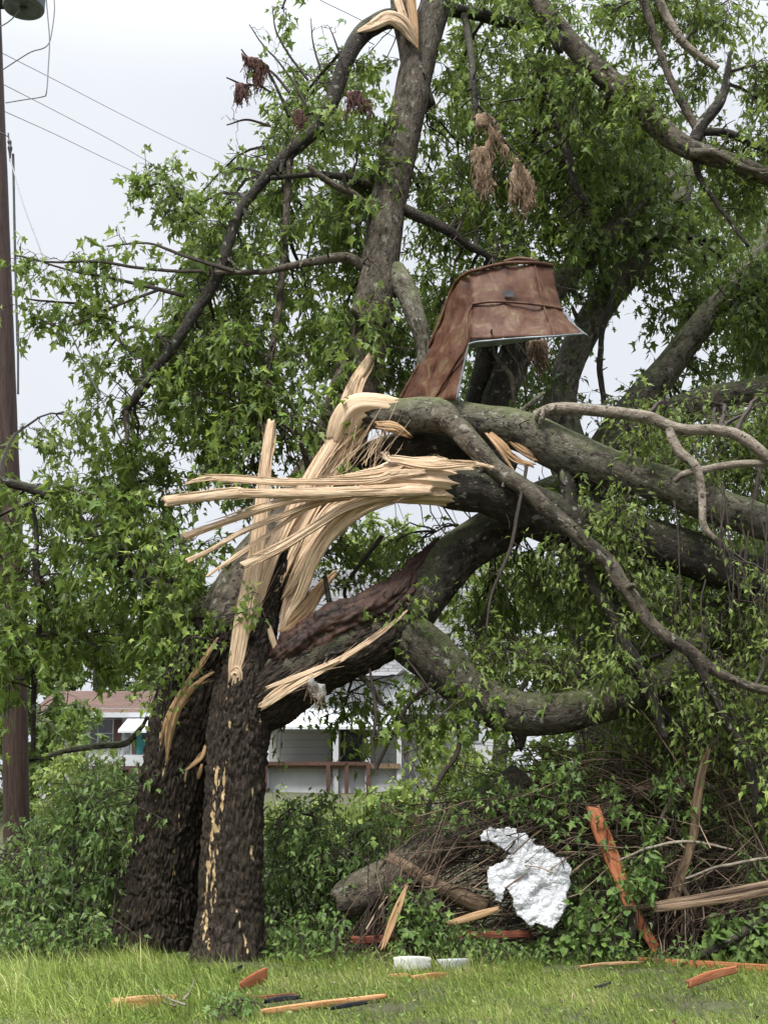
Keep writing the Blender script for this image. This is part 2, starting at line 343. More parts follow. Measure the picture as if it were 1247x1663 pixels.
def m_bark_grey(name, base, dark, pale, moss, mossy):
    t = NT(name); b = t.bc(); n = t.noise(b, (22, 22, 11), 5, .65); blot = t.noise(b, (6, 6, 3.5), 4, .7); fine = t.noise(b, (90, 90, 60), 3)
    c = t.ramp(n, [(.34, dark), (.48, base), (.56, base), (.68, pale)])
    c = t.mix(t.ramp(blot, [(.54, 0), (.62, .85)]), c, dark)
    pits = t.ramp(t.math('ADD', t.vor(b, (12, 12, 19)), t.math('MULTIPLY', t.noise(b, (30, 30, 40), 2), .22)), [(.25, 1), (.34, 0)]); c = t.mix(t.math('MULTIPLY', pits, .75), c, (.02, .016, .012))
    lich = t.ramp(t.noise(b, (17, 17, 13), 3, .5), [(.62, 0), (.68, 1)]); c = t.mix(t.math('MULTIPLY', lich, .6), c, (.30, .31, .25))
    gn = t.n('NewGeometry'); sx = t.n('SeparateXYZ'); t.l(gn.outputs['Normal'], sx.inputs[0])
    up = t.math('ADD', sx.outputs['Z'], t.math('MULTIPLY', t.math('SUBTRACT', t.noise(b, (9, 9, 5), 4, .7), .5), 2.2))
    c = t.mix(t.math('MULTIPLY', t.ramp(up, [(.05, 0), (.75, 1)]), mossy), c, moss)
    t.bump(t.math('ADD', t.math('SUBTRACT', n, t.math('MULTIPLY', pits, .35)), t.math('MULTIPLY', fine, .5)), 1.0, .035)
    return t.set(c, .8, 0, .25)
def m_wood(name, lo, mid, hi, k=1.0, dirt=.35):
    t = NT(name); b = t.bc(); n = t.noise(b, (70 * k, 70 * k, 2.2), 4, .6, .4); f = t.noise(b, (260 * k, 260 * k, 9), 2)
    c = t.ramp(n, [(.3, lo), (.45, mid), (.7, hi)])
    c = t.mix(t.math('MULTIPLY', t.ramp(f, [(.5, 0), (.72, 1)]), dirt), c, tuple(x * .45 for x in lo))
    st = t.ramp(t.noise(b, (5, 5, 2.5), 3), [(.58, 0), (.78, .35)]); c = t.mix(st, c, lo)
    t.bump(t.math('ADD', n, t.math('MULTIPLY', f, .6)), .7, .012)
    return t.set(c, .65, 0, .25)
def m_leaf(name, cols, back, trans=.36, rough=.5):
    t = NT(name); r = t.attr('rnd').outputs['Fac']
    c = t.ramp(r, [(0, cols[0]), (.45, cols[1]), (.8, cols[2]), (1, cols[3])])
    big = t.noise(t.n('NewGeometry').outputs['Position'], (.55, .55, .55), 2); c = t.mix(t.ramp(big, [(.38, 0), (.68, .75)]), c, t.mix(.5, c, cols[2]))
    g = t.n('NewGeometry'); c2 = t.mix(t.math('MULTIPLY', g.outputs['Backfacing'], .55), c, back)
    tr = t.n('BsdfTranslucent'); t.l(t.mix(.5, c, cols[3]), tr.inputs[0])
    t.set(c2, rough, 0, .28); ms = t.n('MixShader'); ms.inputs[0].default_value = trans
    t.l(t.p.outputs[0], ms.inputs[1]); t.l(tr.outputs[0], ms.inputs[2]); t.l(ms.outputs[0], t.out.inputs[0])
    return t.m
def m_plain(name, c, rough=.6, var=.25, k=8, metal=0., spec=.3, bump=.2):
    t = NT(name); n = t.noise(t.obj(), k, 4); cc = t.mix(t.ramp(n, [(.3, 0), (.75, 1)]), tuple(x * (1 - var) for x in c), tuple(min(1, x * (1 + var)) for x in c))
    if bump: t.bump(n, bump, .01)
    return t.set(cc, rough, metal, spec)
M = {}
M['bark'] = m_bark_furrowed()
M['stem'] = m_bark_grey('grey brown stem bark', (.095, .078, .058), (.024, .018, .014), (.19, .165, .13), (.075, .08, .04), .3)
M['mossy'] = m_bark_grey('mossy limb bark', (.12, .108, .082), (.024, .020, .015), (.25, .235, .19), (.12, .14, .055), .7)
M['darkbark'] = m_bark_grey('dark wet limb bark', (.034, .028, .022), (.010, .008, .007), (.075, .066, .054), (.06, .072, .03), .5)
M['darkmossy'] = m_bark_grey('dark mossy limb bark', (.06, .05, .038), (.014, .011, .009), (.12, .11, .085), (.085, .10, .04), .6)
M['palebark'] = m_bark_grey('pale smooth branch bark', (.24, .2, .16), (.10, .08, .06), (.36, .32, .27), (.2, .2, .12), .2)
M['twig'] = m_plain('dark twig bark', (.045, .035, .028), .8, .4, 20)
M['wood'] = m_wood('fresh splintered wood', (.33, .21, .12), (.55, .395, .255), (.68, .53, .375), dirt=.45)
M['rawwood'] = m_wood('orange torn wood', (.20, .105, .045), (.36, .22, .11), (.50, .35, .21))
M['rot'] = m_wood('rotten red brown heartwood', (.008, .005, .004), (.026, .013, .009), (.085, .042, .028), .35, .7)
M['cedar'] = m_wood('orange red lumber', (.16, .045, .02), (.31, .10, .042), (.42, .18, .085), .6, .4)
M['cedarlt'] = m_wood('light orange lumber', (.3, .13, .05), (.45, .225, .095), (.55, .33, .17), .6, .3)
M['redwood'] = m_wood('dark red painted board', (.10, .028, .018), (.17, .05, .03), (.26, .10, .06), .6, .5)
M['oldwood'] = m_wood('weathered brown timber', (.045, .028, .018), (.12, .08, .05), (.27, .19, .12), .6, .6)
M['pole'] = m_wood('creosoted pole wood', (.018, .011, .009), (.04, .023, .018), (.07, .043, .034), .5, .6)
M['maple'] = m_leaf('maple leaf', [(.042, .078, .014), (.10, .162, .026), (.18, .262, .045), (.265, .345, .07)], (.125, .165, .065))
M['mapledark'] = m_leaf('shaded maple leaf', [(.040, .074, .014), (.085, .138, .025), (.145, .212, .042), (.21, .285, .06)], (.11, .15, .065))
M['fallen'] = m_leaf('fallen limb leaf', [(.075, .122, .024), (.13, .198, .04), (.20, .275, .056), (.28, .355, .085)], (.16, .19, .09))
M['shrub'] = m_leaf('shrub leaf', [(.072, .13, .036), (.105, .178, .048), (.15, .235, .058), (.21, .29, .075)], (.14, .19, .09))
M['bright'] = m_leaf('bright far shrub leaf', [(.10, .15, .03), (.15, .215, .045), (.21, .28, .06), (.3, .36, .09)], (.18, .23, .09))
# ------------------------------------------------------------------ ground
def ground():
    ys = np.concatenate([np.linspace(-30, 5, 12), np.linspace(5.5, 14, 70), np.linspace(14.6, 60, 60), np.linspace(66, 700, 20)]); xs = np.concatenate([np.linspace(-500, -8, 16), np.linspace(-7, 7, 80), np.linspace(8, 500, 16)])
    X, Y = np.meshgrid(xs, ys); Z = gz(X, Y); near = (np.abs(X) < 9) & (Y < 16); Z = Z + near * .05 * (fbm(np.stack([X * 2.2, Y * 2.2, X * 0], -1), 5) - .5)
    mb = MB(); mb.add(np.stack([X, Y, Z], -1), [grid_faces(len(ys), len(xs), False)])
    t = NT('earth and turf'); b = t.obj(); n = t.noise(b, 3, 5, .7); f = t.noise(b, 30, 4)
    c = t.ramp(n, [(.35, (.05, .037, .025)), (.5, (.055, .055, .025)), (.7, (.08, .10, .035))]); c = t.mix(.4, c, t.ramp(f, [(.3, (.03, .025, .018)), (.7, (.09, .10, .045))])); t.bump(f, .6, .03); t.set(c, .9)
    o = mb.build('ground', t.m, origin=np.zeros(3)); o['kind'] = 'structure'; o['label'] = 'lawn and earth rising gently to the houses'
ground()
def sub(C, k=12): return C[::max(1, len(C) // k)]
def linedist(q, line):
    a = np.array(line[:-1], float); b = np.array(line[1:], float); ab = b - a
    t = np.clip(((q[:, None] - a) * ab).sum(-1) / (ab * ab).sum(-1), 0, 1)
    return np.linalg.norm(q[:, None] - (a + ab * t[..., None]), axis=2).min(1)
def scars(lines, depth=.012):
    """torn streaks down the side of a trunk where the bark is gone and pale wood shows"""
    def fn(pos, C, bc):
        q = proj(pos.reshape(-1, 3)); out_ = pos - C[:, None, :]; face = (out_[..., 1] < .1 * np.linalg.norm(out_, axis=-1)).ravel()
        d = np.full(len(q), 9e9)
        for ln, wd in lines: d = np.minimum(d, linedist(q, ln) / wd)
        nz_ = fbm(pos.reshape(-1, 3) * np.array([38, 38, 9.]), 3, 3)
        s = np.clip((.6 - d) * 1.2 + (nz_ - .525) * 5, 0, 1) * face * (d < 1.6)
        return s, pos - unit(out_) * (s.reshape(pos.shape[:2]) * depth)[..., None]
    return fn
# ------------------------------------------------------------------ the broken tree: two old trunks, a standing stem, torn limbs
base = W(330, 1545, 12.9); base[2] = 0
tree = empty('broken_tree', base, 'storm-broken old tree with two thick dark trunks and pale splintered wood at the break', 'tree')
def limb(lst, mat, name='limb', parent=tree, stubs=None, **k):
    mb = MB(); P, r = path(lst); big = r.mean() > .05
    k.setdefault('wob', .05 if r.mean() > .02 else .03); C = sweep(mb, P, r, **k)
    if mat != 'bark':                                                   # snapped twigs and short stubs
        L = np.linalg.norm(np.diff(P, axis=0), axis=1).sum(); n = int(L * (1.6 if big else 2.2)) if stubs is None else stubs
        for i in range(n):
            j = int(RNG.uniform(.12, .95) * (len(C) - 1)); rr = np.interp(j / (len(C) - 1), np.linspace(0, 1, len(r)), r); t = C[min(j + 1, len(C) - 1)] - C[j - 1]; t = t / np.linalg.norm(t)
            d = RNG.normal(size=3); d = unit(d - t * (d @ t) + t * .5); l = RNG.uniform(.05, .22) + rr * .6; sr = RNG.uniform(.004, .011) if RNG.random() < .7 else min(.03, rr * .35)
            sweep(mb, np.array([C[j] + d * rr * .5, C[j] + d * (rr + l * .5), C[j] + d * (rr + l) + RNG.normal(size=3) * .03]), np.array([sr * 1.6, sr, sr * .7]), sides=7, res=.02, lump=.15, jag=(0, .02))
    return C, mb.build(name, M[mat], parent)
# front trunk with torn streaks
sc1 = scars([([(352, 1245), (346, 1330), (338, 1400), (333, 1480), (338, 1545)], 8), ([(366, 1240), (358, 1330), (350, 1380)], 7), ([(352, 1250), (349, 1390), (342, 1480)], 7), ([(386, 1478), (391, 1505), (405, 1545)], 4),
             ([(408, 1375), (409, 1395)], 4), ([(400, 1170), (402, 1190)], 6), ([(368, 1130), (372, 1180)], 3), ([(425, 1130), (422, 1170)], 3), ([(411, 1270), (409, 1300)], 3)])
Cf, _ = limb([(376, 1600, 12.32, 78), (374, 1566, 12.32, 70), (376, 1520, 12.33, 57), (378, 1400, 12.38, 51), (382, 1260, 12.45, 49), (390, 1170, 12.5, 52), (400, 1100, 12.5, 44), (413, 1050, 12.5, 36), (426, 1000, 12.5, 27), (440, 955, 12.48, 20), (455, 915, 12.46, 12), (467, 884, 12.45, 4)],
             'bark', 'trunk', sides=250, res=.0105, lump=.07, lf=4, furrow=.024, sc=sc1, jag=(0, .1), seed=11)
# leaning rear trunk that carries the standing stem
sc2 = scars([([(303, 1250), (292, 1330), (284, 1380), (280, 1430)], 3), ([(272, 1230), (260, 1270), (252, 1300)], 3), ([(263, 1170), (258, 1230)], 3)])
Cs, _ = limb([(252, 1580, 13.3, 98), (256, 1540, 13.3, 82), (266, 1470, 13.2, 70), (281, 1370, 13.1, 64), (296, 1260, 13.0, 66), (318, 1160, 12.95, 70), (345, 1080, 12.95, 62), (368, 1020, 12.95, 58)],
             'bark', 'trunk', sides=260, res=.012, lump=.07, lf=4, furrow=.028, sc=sc2, seed=12)
Cm, _ = limb([(345, 1085, 12.95, 52), (378, 1010, 12.97, 58), (432, 925, 13.0, 56), (506, 815, 13.05, 52), (554, 705, 13.1, 43), (583, 600, 13.15, 37), (606, 500, 13.2, 33), (632, 320, 13.35, 29), (668, 150, 13.5, 28), (708, 0, 13.65, 25), (735, -120, 13.8, 22)],
             'stem', 'standing_stem', sides=48, res=.04, lump=.10, lf=2.2, seed=13)
# broken top limb hanging left
Ct1, _ = limb([(690, 175, 13.6, 18), (672, 120, 13.55, 19), (660, 60, 13.5, 20), (652, 0, 13.5, 21), (648, -70, 13.5, 19)], 'stem', sides=20, lump=.12, seed=14)
Ct2, _ = limb([(648, 28, 13.4, 16), (622, 34, 13.35, 16), (590, 55, 13.3, 16), (562, 100, 13.2, 13), (540, 160, 13.15, 12), (520, 200, 13.1, 11), (484, 236, 13.1, 12), (455, 262, 13.1, 11), (412, 312, 13.05, 8), (380, 365, 13.0, 9), (362, 420, 12.95, 9), (345, 462, 12.95, 9), (318, 505, 12.95, 9), (270, 580, 12.9, 8), (226, 638, 12.9, 8), (200, 672, 12.9, 5)], 'darkbark', sides=18, lump=.12, jag=(.1, .03), seed=15)
Ct3, _ = limb([(468, 245, 13.1, 6), (466, 330, 13.1, 6), (460, 420, 13.1, 6), (452, 520, 13.1, 6), (435, 600, 13.1, 5), (420, 660, 13.1, 4)], 'stem', 'branch', sides=12, seed=16)
limb([(752, 20, 13.7, 6), (764, 80, 13.2, 6), (769, 130, 12.8, 6), (771, 165, 12.75, 6), (773, 200, 12.75, 3)], 'darkbark', 'branch', sides=8, wob=.03)
limb([(772, 168, 12.76, 2.5), (790, 185, 12.75, 2.5), (815, 222, 12.72, 2.2), (850, 262, 12.7, 1.6)], 'darkbark', 'branch', sides=6)
limb([(470, 190, 13.0, 3), (445, 135, 12.95, 2.5), (425, 104, 12.9, 2.2), (404, 94, 12.9, 2), (392, 80, 12.9, 1.2)], 'darkbark', 'branch', sides=6)
limb([(440, 150, 12.95, 2), (420, 138, 12.9, 2), (395, 137, 12.9, 2), (368, 126, 12.9, 1.2)], 'darkbark', 'branch', sides=6)
limb([(835, 655, 12.5, 4), (828, 610, 12.45, 4), (806, 580, 12.4, 3), (797, 548, 12.3, 2), (798, 535, 12.1, 1.5)], 'stem', 'branch', sides=8)
limb([(204, 668, 12.9, 5), (206, 700, 12.9, 4), (205, 720, 12.9, 3)], 'stem', 'branch', sides=8)
Cb1, _ = limb([(600, 300, 13.3, 8), (570, 292, 13.2, 7), (520, 285, 13.1, 5), (440, 290, 13.0, 4)], 'darkbark', 'branch', sides=8, wob=.05)
Cb2, _ = limb([(600, 440, 13.2, 9), (560, 418, 13.1, 9), (500, 425, 13.0, 7), (430, 440, 12.9, 5), (350, 443, 12.8, 4)], 'stem', 'branch', sides=8, wob=.05)
Cb3, _ = limb([(610, 355, 13.2, 8), (580, 320, 13.0, 7), (540, 300, 12.9, 6), (500, 270, 12.8, 4)], 'stem', 'branch', sides=8)
# branches to the right of the stem
Cr1, _ = limb([(704, 10, 13.6, 12), (750, 20, 13.7, 11), (810, 32, 13.8, 10), (860, 45, 13.9, 8), (910, 60, 13.9, 7)], 'darkbark', 'branch', sides=10)
Cr2, _ = limb([(858, 90, 13.6, 7), (890, 145, 13.5, 8), (913, 215, 13.4, 8), (928, 285, 13.4, 7), (955, 335, 13.4, 4)], 'darkbark', 'branch', sides=10)
Cr3, _ = limb([(655, 340, 13.3, 10), (720, 370, 13.3, 9), (760, 400, 13.4, 7), (800, 420, 13.5, 5)], 'darkbark', 'branch', sides=10)
Cr4, _ = limb([(640, 440, 13.2, 18), (658, 470, 13.1, 19), (675, 510, 13.0, 17), (690, 560, 13.0, 14), (690, 640, 13.0, 12)], 'mossy', 'branch', sides=16, lump=.15)
# left hanging limb across the pole
Cl1, _ = limb([(330, 1060, 13.0, 15), (298, 985, 13.0, 11), (240, 942, 13.0, 10), (175, 897, 13.0, 9), (120, 832, 13.0, 8), (65, 797, 13.0, 8), (-30, 772, 13.0, 7)], 'darkbark', 'branch', sides=14, lump=.15)
Cl2, _ = limb([(52, 815, 13.2, 2.5), (58, 870, 13.2, 4), (62, 950, 13.2, 6), (58, 1080, 13.2, 5), (55, 1220, 13.2, 4)], 'darkbark', 'branch', sides=8, wob=.08)
# big torn limb to the right, its rotten core bare on top
Cc1, _ = limb([(395, 1150, 12.6, 40), (440, 1126, 12.55, 50), (505, 1078, 12.5, 50), (585, 1038, 12.5, 50), (648, 1002, 12.6, 47), (700, 942, 12.75, 43), (762, 888, 12.9, 39), (822, 850, 13.0, 38), (880, 815, 13.1, 32), (960, 770, 13.2, 26)], 'darkmossy', sides=40, res=.035, lump=.12, lf=3, seed=21)
limb([(385, 1165, 12.62, 42), (440, 1128, 12.55, 52), (505, 1080, 12.5, 52), (585, 1041, 12.5, 52), (635, 1012, 12.58, 49), (668, 985, 12.66, 42)], 'bark', sides=130, res=.014, lump=.1, lf=4, furrow=.022, jag=(0, .2), seed=27)
Cc2, _ = limb([(640, 1020, 12.6, 38), (690, 1055, 12.55, 42), (735, 1095, 12.5, 40), (785, 1133, 12.45, 37), (840, 1156, 12.4, 36), (900, 1160, 12.4, 33), (970, 1145, 12.45, 32), (1040, 1122, 12.5, 29), (1095, 1090, 12.6, 27), (1130, 1040, 12.7, 22), (1170, 980, 12.8, 16)], 'darkmossy', sides=36, res=.035, lump=.12, lf=3, seed=22)
limb([(835, 1165, 12.4, 16), (843, 1195, 12.38, 12), (842, 1215, 12.36, 5)], 'darkbark', 'branch', sides=12, jag=(0, .05))
mb = MB(); P, r = path([(436, 1092, 12.42, 22), (475, 1060, 12.31, 31), (530, 1023, 12.28, 33), (590, 997, 12.30, 31), (640, 968, 12.39, 26), (680, 918, 12.58, 15), (708, 885, 12.68, 7)]); sweep(mb, P, r, r * .62, sides=60, res=.015, lump=.3, lf=6, groove=.25, jag=(.1, .25), furrow=.034, seed=23); mb.build('heartwood', M['rot'], tree)
Cd, _ = limb([(560, 770, 13.1, 26), (620, 738, 12.95, 26), (690, 722, 12.9, 24), (760, 735, 13.0, 22), (830, 770, 13.1, 20)], 'darkbark', sides=24, lump=.15)
# splinters: (px path with half widths), thickness
def splinter(parent, lst, th=.5, mat='wood', name='splinter', jag=(.06, .12), twist=0.0, strips=None, **k):
    """one torn piece: a ribbed core and thinner strips split off along it, each ending in its own point"""
    mb = MB(); P, r = path(lst); L = np.linalg.norm(np.diff(P, axis=0), axis=1).sum(); C, wr = spline(P, r, 40); wr = wr[:, 0]
    T = unit(np.gradient(C, axis=0)); A = unit(np.cross(T, np.array([.03, 1, .02]))); Bv = np.cross(A, T); rm = float(r.max())
    P = P + np.concatenate([np.zeros((1, 3)), RNG.normal(size=(len(P) - 2, 3)) * .006, np.zeros((1, 3))]) if len(P) > 2 else P
    sweep(mb, P, r * .8, np.maximum(r * th * .6, .004), sides=22, res=.016, jag=(jag[0] * 1.4, jag[1] * 1.4), groove=.4, pw=.35, twist=twist * .5, lump=.07, lf=1.2)
    for i in range(strips if strips is not None else int(np.clip(rm / .008, 3, 10))):
        o = RNG.uniform(-.85, .85); a, b = RNG.uniform(0, .22), RNG.uniform(.68, 1.0); j = np.unique(np.linspace(a * 39, b * 39, 9).astype(int)); q = len(j)
        u = np.linspace(0, 1, q); env = np.minimum(1, np.minimum(u * 7 + .2, (1 - u) * 6 + .08)); ww = wr[j] * RNG.uniform(.08, .22) * env + .0012
        drift = RNG.uniform(-.7, .7)
        X = C[j] + A[j] * (wr[j] * (o + drift * u ** 2))[:, None] + Bv[j] * (-(th * wr[j] * RNG.uniform(.3, .62)) - .002)[:, None] * (-1 if (Bv[j] * np.array([0, 1, 0])).sum() < 0 else 1)
        sweep(mb, X, ww, np.maximum(ww * RNG.uniform(.35, .8), .0012), sides=7, res=.02, pw=.5, lump=.06, lf=2, jag=(0, .04))
    n = int(L * 14) if mat in ('wood', 'rawwood') else 0                # hair-thin slivers lifting off
    if n:
        j = RNG.integers(1, 36, n); jj = np.clip(j + RNG.integers(2, 9, n), 0, 39); sg = np.sign(RNG.normal(size=n))[:, None]; S = C[j] + A[j] * sg * wr[j][:, None] * RNG.uniform(.2, .9, (n, 1)) - Bv[j] * np.sign(Bv[j][:, 1:2]) * wr[j][:, None] * th * .6
        E_ = C[jj] + A[jj] * sg * (wr[jj][:, None] * RNG.uniform(.7, 1.1, (n, 1)) + np.abs(RNG.normal(size=(n, 1))) * .022) - np.array([0, .02, 0]) + RNG.normal(size=(n, 3)) * .008
        t = np.linspace(0, 1, 6); tubes(mb, np.stack([bez(S, (S + E_) / 2 - A[j] * sg * .006, E_, u) for u in t], 1), RNG.uniform(.0012, .0038, (n, 1)) * (1 - .75 * t)[None], 4)
    return mb.build(name, M[mat], parent)
splinter(tree, [(377, 1118, 12.28, 4), (384, 1075, 12.26, 13), (400, 985, 12.24, 15), (420, 870, 12.22, 13), (431, 760, 12.2, 9), (437, 722, 12.2, 9), (441, 684, 12.2, 7)], .45, jag=(.1, .05))
splinter(tree, [(384, 1110, 12.33, 6), (398, 1050, 12.34, 12), (412, 985, 12.36, 15), (440, 905, 12.4, 15), (475, 830, 12.45, 13), (510, 770, 12.5, 12), (545, 715, 12.52, 12), (570, 680, 12.5, 10)], .5, twist=.3)
splinter(tree, [(398, 1080, 12.36, 6), (425, 990, 12.42, 14), (455, 920, 12.46, 17), (495, 840, 12.52, 16), (535, 770, 12.58, 14), (575, 705, 12.58, 12), (598, 668, 12.52, 10)], .5, twist=-.3)
splinter(tree, [(440, 960, 12.5, 6), (470, 890, 12.52, 12), (512, 812, 12.56, 13), (550, 745, 12.6, 11), (590, 700, 12.6, 9), (622, 675, 12.55, 6)], .5, twist=.5)
splinter(tree, [(386, 1112, 12.28, 5), (393, 1040, 12.26, 8), (402, 1000, 12.25, 10), (408, 982, 12.24, 6)], .7, jag=(.05, .03))
splinter(tree, [(372, 1125, 12.26, 3), (382, 1090, 12.24, 9), (388, 1125, 12.25, 3)], .4, jag=(.02, .02))
splinter(tree, [(470, 960, 12.48, 8), (500, 890, 12.5, 12), (535, 830, 12.5, 12), (575, 800, 12.45, 8)], .5, twist=.2)
splinter(tree, [(520, 800, 12.55, 6), (555, 720, 12.62, 16), (565, 665, 12.64, 18), (577, 625, 12.66, 11), (592, 597, 12.66, 9), (602, 579, 12.66, 6)], .3, jag=(.05, .04))
splinter(tree, [(545, 930, 12.62, 4), (520, 955, 12.56, 10), (498, 990, 12.5, 13), (470, 1014, 12.45, 9), (455, 1026, 12.4, 4)], .3, 'rawwood', jag=(.05, .05))
splinter(tree, [(458, 1020, 12.42, 4), (463, 990, 12.44, 8), (478, 950, 12.47, 10), (495, 905, 12.48, 11), (520, 860, 12.45, 10)], .35, 'wood')
# torn slab and sliver along the big limb
splinter(tree, [(432, 1142, 12.2, 9), (460, 1122, 12.14, 10), (500, 1098, 12.1, 9), (540, 1078, 12.1, 5), (580, 1055, 12.08, 4), (625, 1022, 12.1, 3), (660, 992, 12.14, 2)], .35, 'wood', jag=(.16, .03))
splinter(tree, [(438, 1116, 12.15, 4), (480, 1100, 12.1, 5), (525, 1082, 12.08, 3), (550, 1072, 12.07, 2)], .4, 'wood', jag=(.08, .03))
# torn strips on the rear trunk
splinter(tree, [(271, 1236, 12.5, 2), (276, 1190, 12.42, 7), (294, 1140, 12.36, 7), (326, 1108, 12.34, 4), (346, 1092, 12.36, 2)], .3, 'rawwood', jag=(.08, .03))
splinter(tree, [(262, 1200, 12.5, 2), (276, 1160, 12.42, 5), (303, 1112, 12.36, 4), (330, 1075, 12.34, 3), (354, 1036, 12.36, 1.5)], .3, 'rawwood', jag=(.06, .02))
splinter(tree, [(303, 1250, 12.44, 2), (318, 1238, 12.4, 4), (328, 1227, 12.38, 4), (333, 1212, 12.38, 2)], .3, 'rawwood', jag=(.04, .02))
splinter(tree, [(322, 1265, 12.48, 2), (325, 1255, 12.45, 3), (328, 1242, 12.45, 2)], .3, 'rawwood', jag=(.02, .02))
splinter(tree, [(432, 1000, 12.4, 2), (440, 1030, 12.33, 5), (448, 1055, 12.32, 4), (446, 1070, 12.33, 2)], .3, 'wood', jag=(.02, .02))
# wood at the broken top
splinter(tree, [(582, 50, 13.15, 3), (605, 42, 13.12, 9), (632, 30, 13.15, 13), (655, 40, 13.2, 12), (668, 60, 13.25, 6), (676, 72, 13.28, 3)], .4, 'wood', jag=(.05, .05))
splinter(tree, [(642, -30, 13.25, 6), (646, 0, 13.22, 6), (655, 28, 13.2, 5), (668, 50, 13.25, 2)], .4, 'wood')
splinter(tree, [(664, -40, 13.3, 9), (666, 0, 13.26, 9), (671, 40, 13.25, 7), (677, 74, 13.27, 2)], .4, 'rawwood')
# loose fibres at the break
mb = MB(); n = 46; a = np.stack([RNG.uniform(530, 610, n), RNG.uniform(735, 775, n)], 1); b = a + np.stack([RNG.uniform(10, 70, n), RNG.uniform(-100, -40, n)], 1)
S = np.array([W(x, y, d) for (x, y), d in zip(a, RNG.uniform(12.2, 12.6, n))]); E = np.array([W(x, y, d) for (x, y), d in zip(b, RNG.uniform(12.2, 12.6, n))]); Cx = (S + E) / 2 + RNG.normal(size=S.shape) * .05
t = np.linspace(0, 1, 8); tubes(mb, np.stack([bez(S, Cx, E, u) for u in t], 1), RNG.uniform(.0012, .005, (n, 1)) * (1 - .5 * t)[None], 4); mb.build('splinter_fibre', M['wood'], tree)
# ------------------------------------------------------------------ the two fallen limbs
fa = empty('fallen_limb', W(1000, 760, 12.3), 'upper fallen limb, mossy grey bark, torn end resting over the splintered trunk', 'fallen limb')
fb = empty('fallen_limb', W(950, 860, 12.6), 'lower fallen limb with fan of long pale splinters pointing left', 'fallen limb')
Ca, _ = limb([(588, 676, 12.55, 20), (625, 674, 12.55, 24), (700, 673, 12.55, 29), (775, 687, 12.5, 28), (850, 700, 12.45, 33), (920, 735, 12.4, 36), (1000, 765, 12.4, 32), (1075, 787, 12.35, 30), (1150, 815, 12.3, 30), (1250, 852, 12.3, 28), (1330, 890, 12.3, 24)], 'mossy', 'bough', fa, sides=44, res=.03, lump=.13, lf=3, jag=(.16, 0), seed=31)
Ca2, _ = limb([(700, 668, 12.5, 17), (735, 690, 12.35, 18), (768, 722, 12.2, 17), (815, 768, 12.1, 15), (872, 812, 12.0, 14), (930, 862, 11.95, 13), (985, 912, 11.9, 13), (1020, 962, 11.85, 12), (1060, 1015, 11.8, 11), (1118, 1058, 11.75, 10), (1170, 1095, 11.7, 8), (1260, 1125, 11.65, 8)], 'stem', 'branch', fa, sides=24, res=.03, lump=.14, lf=4, seed=32)
Ca3, _ = limb([(868, 676, 12.2, 9), (895, 667, 12.15, 10), (930, 663, 12.1, 10), (1000, 668, 12.0, 10), (1050, 678, 11.95, 10), (1100, 697, 11.9, 9), (1160, 700, 11.9, 9), (1205, 713, 11.85, 9), (1255, 752, 11.8, 8), (1300, 800, 11.8, 7)], 'palebark', 'branch', fa, sides=16, res=.02, lump=.14, lf=5, seed=33)
Ca4, _ = limb([(1085, 690, 11.9, 6), (1098, 730, 11.85, 8), (1130, 760, 11.8, 8), (1141, 800, 11.8, 7), (1143, 850, 11.75, 6), (1162, 876, 11.75, 4)], 'palebark', 'branch', fa, sides=12, res=.02, lump=.14, seed=34)
limb([(1095, 782, 11.9, 4), (1120, 766, 11.85, 6), (1180, 756, 11.85, 6), (1260, 751, 11.85, 6)], 'palebark', 'branch', fa, sides=12, seed=35)
Ca5, _ = limb([(900, 700, 12.4, 14), (920, 790, 12.35, 13), (935, 860, 12.3, 14), (950, 930, 12.2, 13), (1000, 1010, 12.1, 11), (1040, 1100, 12.05, 9), (1080, 1200, 12.0, 6)], 'darkbark', 'branch', fa, sides=14, lump=.15)
Ca6, _ = limb([(960, 880, 12.5, 12), (985, 960, 12.45, 12), (1020, 1040, 12.4, 11), (1050, 1120, 12.4, 9), (1100, 1180, 12.4, 7), (1190, 1240, 12.4, 5)], 'darkbark', 'branch', fa, sides=14, lump=.15)
Ca7, _ = limb([(1120, 1060, 11.75, 9), (1150, 1110, 11.75, 8), (1180, 1170, 11.8, 8), (1215, 1230, 11.85, 7), (1225, 1330, 11.9, 4)], 'darkbark', 'branch', fa, sides=12)
mb = MB(); P, r = path([(548, 718, 12.6, 20), (560, 690, 12.55, 24), (578, 668, 12.5, 24), (605, 664, 12.5, 23), (640, 668, 12.52, 20), (665, 672, 12.55, 14)]); sweep(mb, P, r, r * .8, sides=30, res=.015, groove=.25, lump=.15, jag=(.1, .05), seed=36); mb.build('torn_wood', M['wood'], fa)
splinter(fa, [(612, 690, 12.4, 6), (640, 694, 12.38, 9), (660, 706, 12.4, 3)], .4, 'rawwood')
splinter(fa, [(795, 705, 12.35, 6), (815, 725, 12.3, 7), (835, 745, 12.3, 6), (862, 755, 12.3, 4)], .5, 'rawwood', jag=(.05, .08))
splinter(fa, [(825, 712, 12.38, 5), (845, 728, 12.35, 9), (870, 748, 12.35, 4)], .5, 'rawwood')
splinter(fa, [(790, 705, 12.3, 2), (810, 730, 12.25, 3), (832, 762, 12.25, 2)], .6, 'rawwood')
splinter(fa, [(875, 690, 12.1, 3), (881, 675, 12.08, 5), (874, 668, 12.1, 3)], .6, 'palebark')
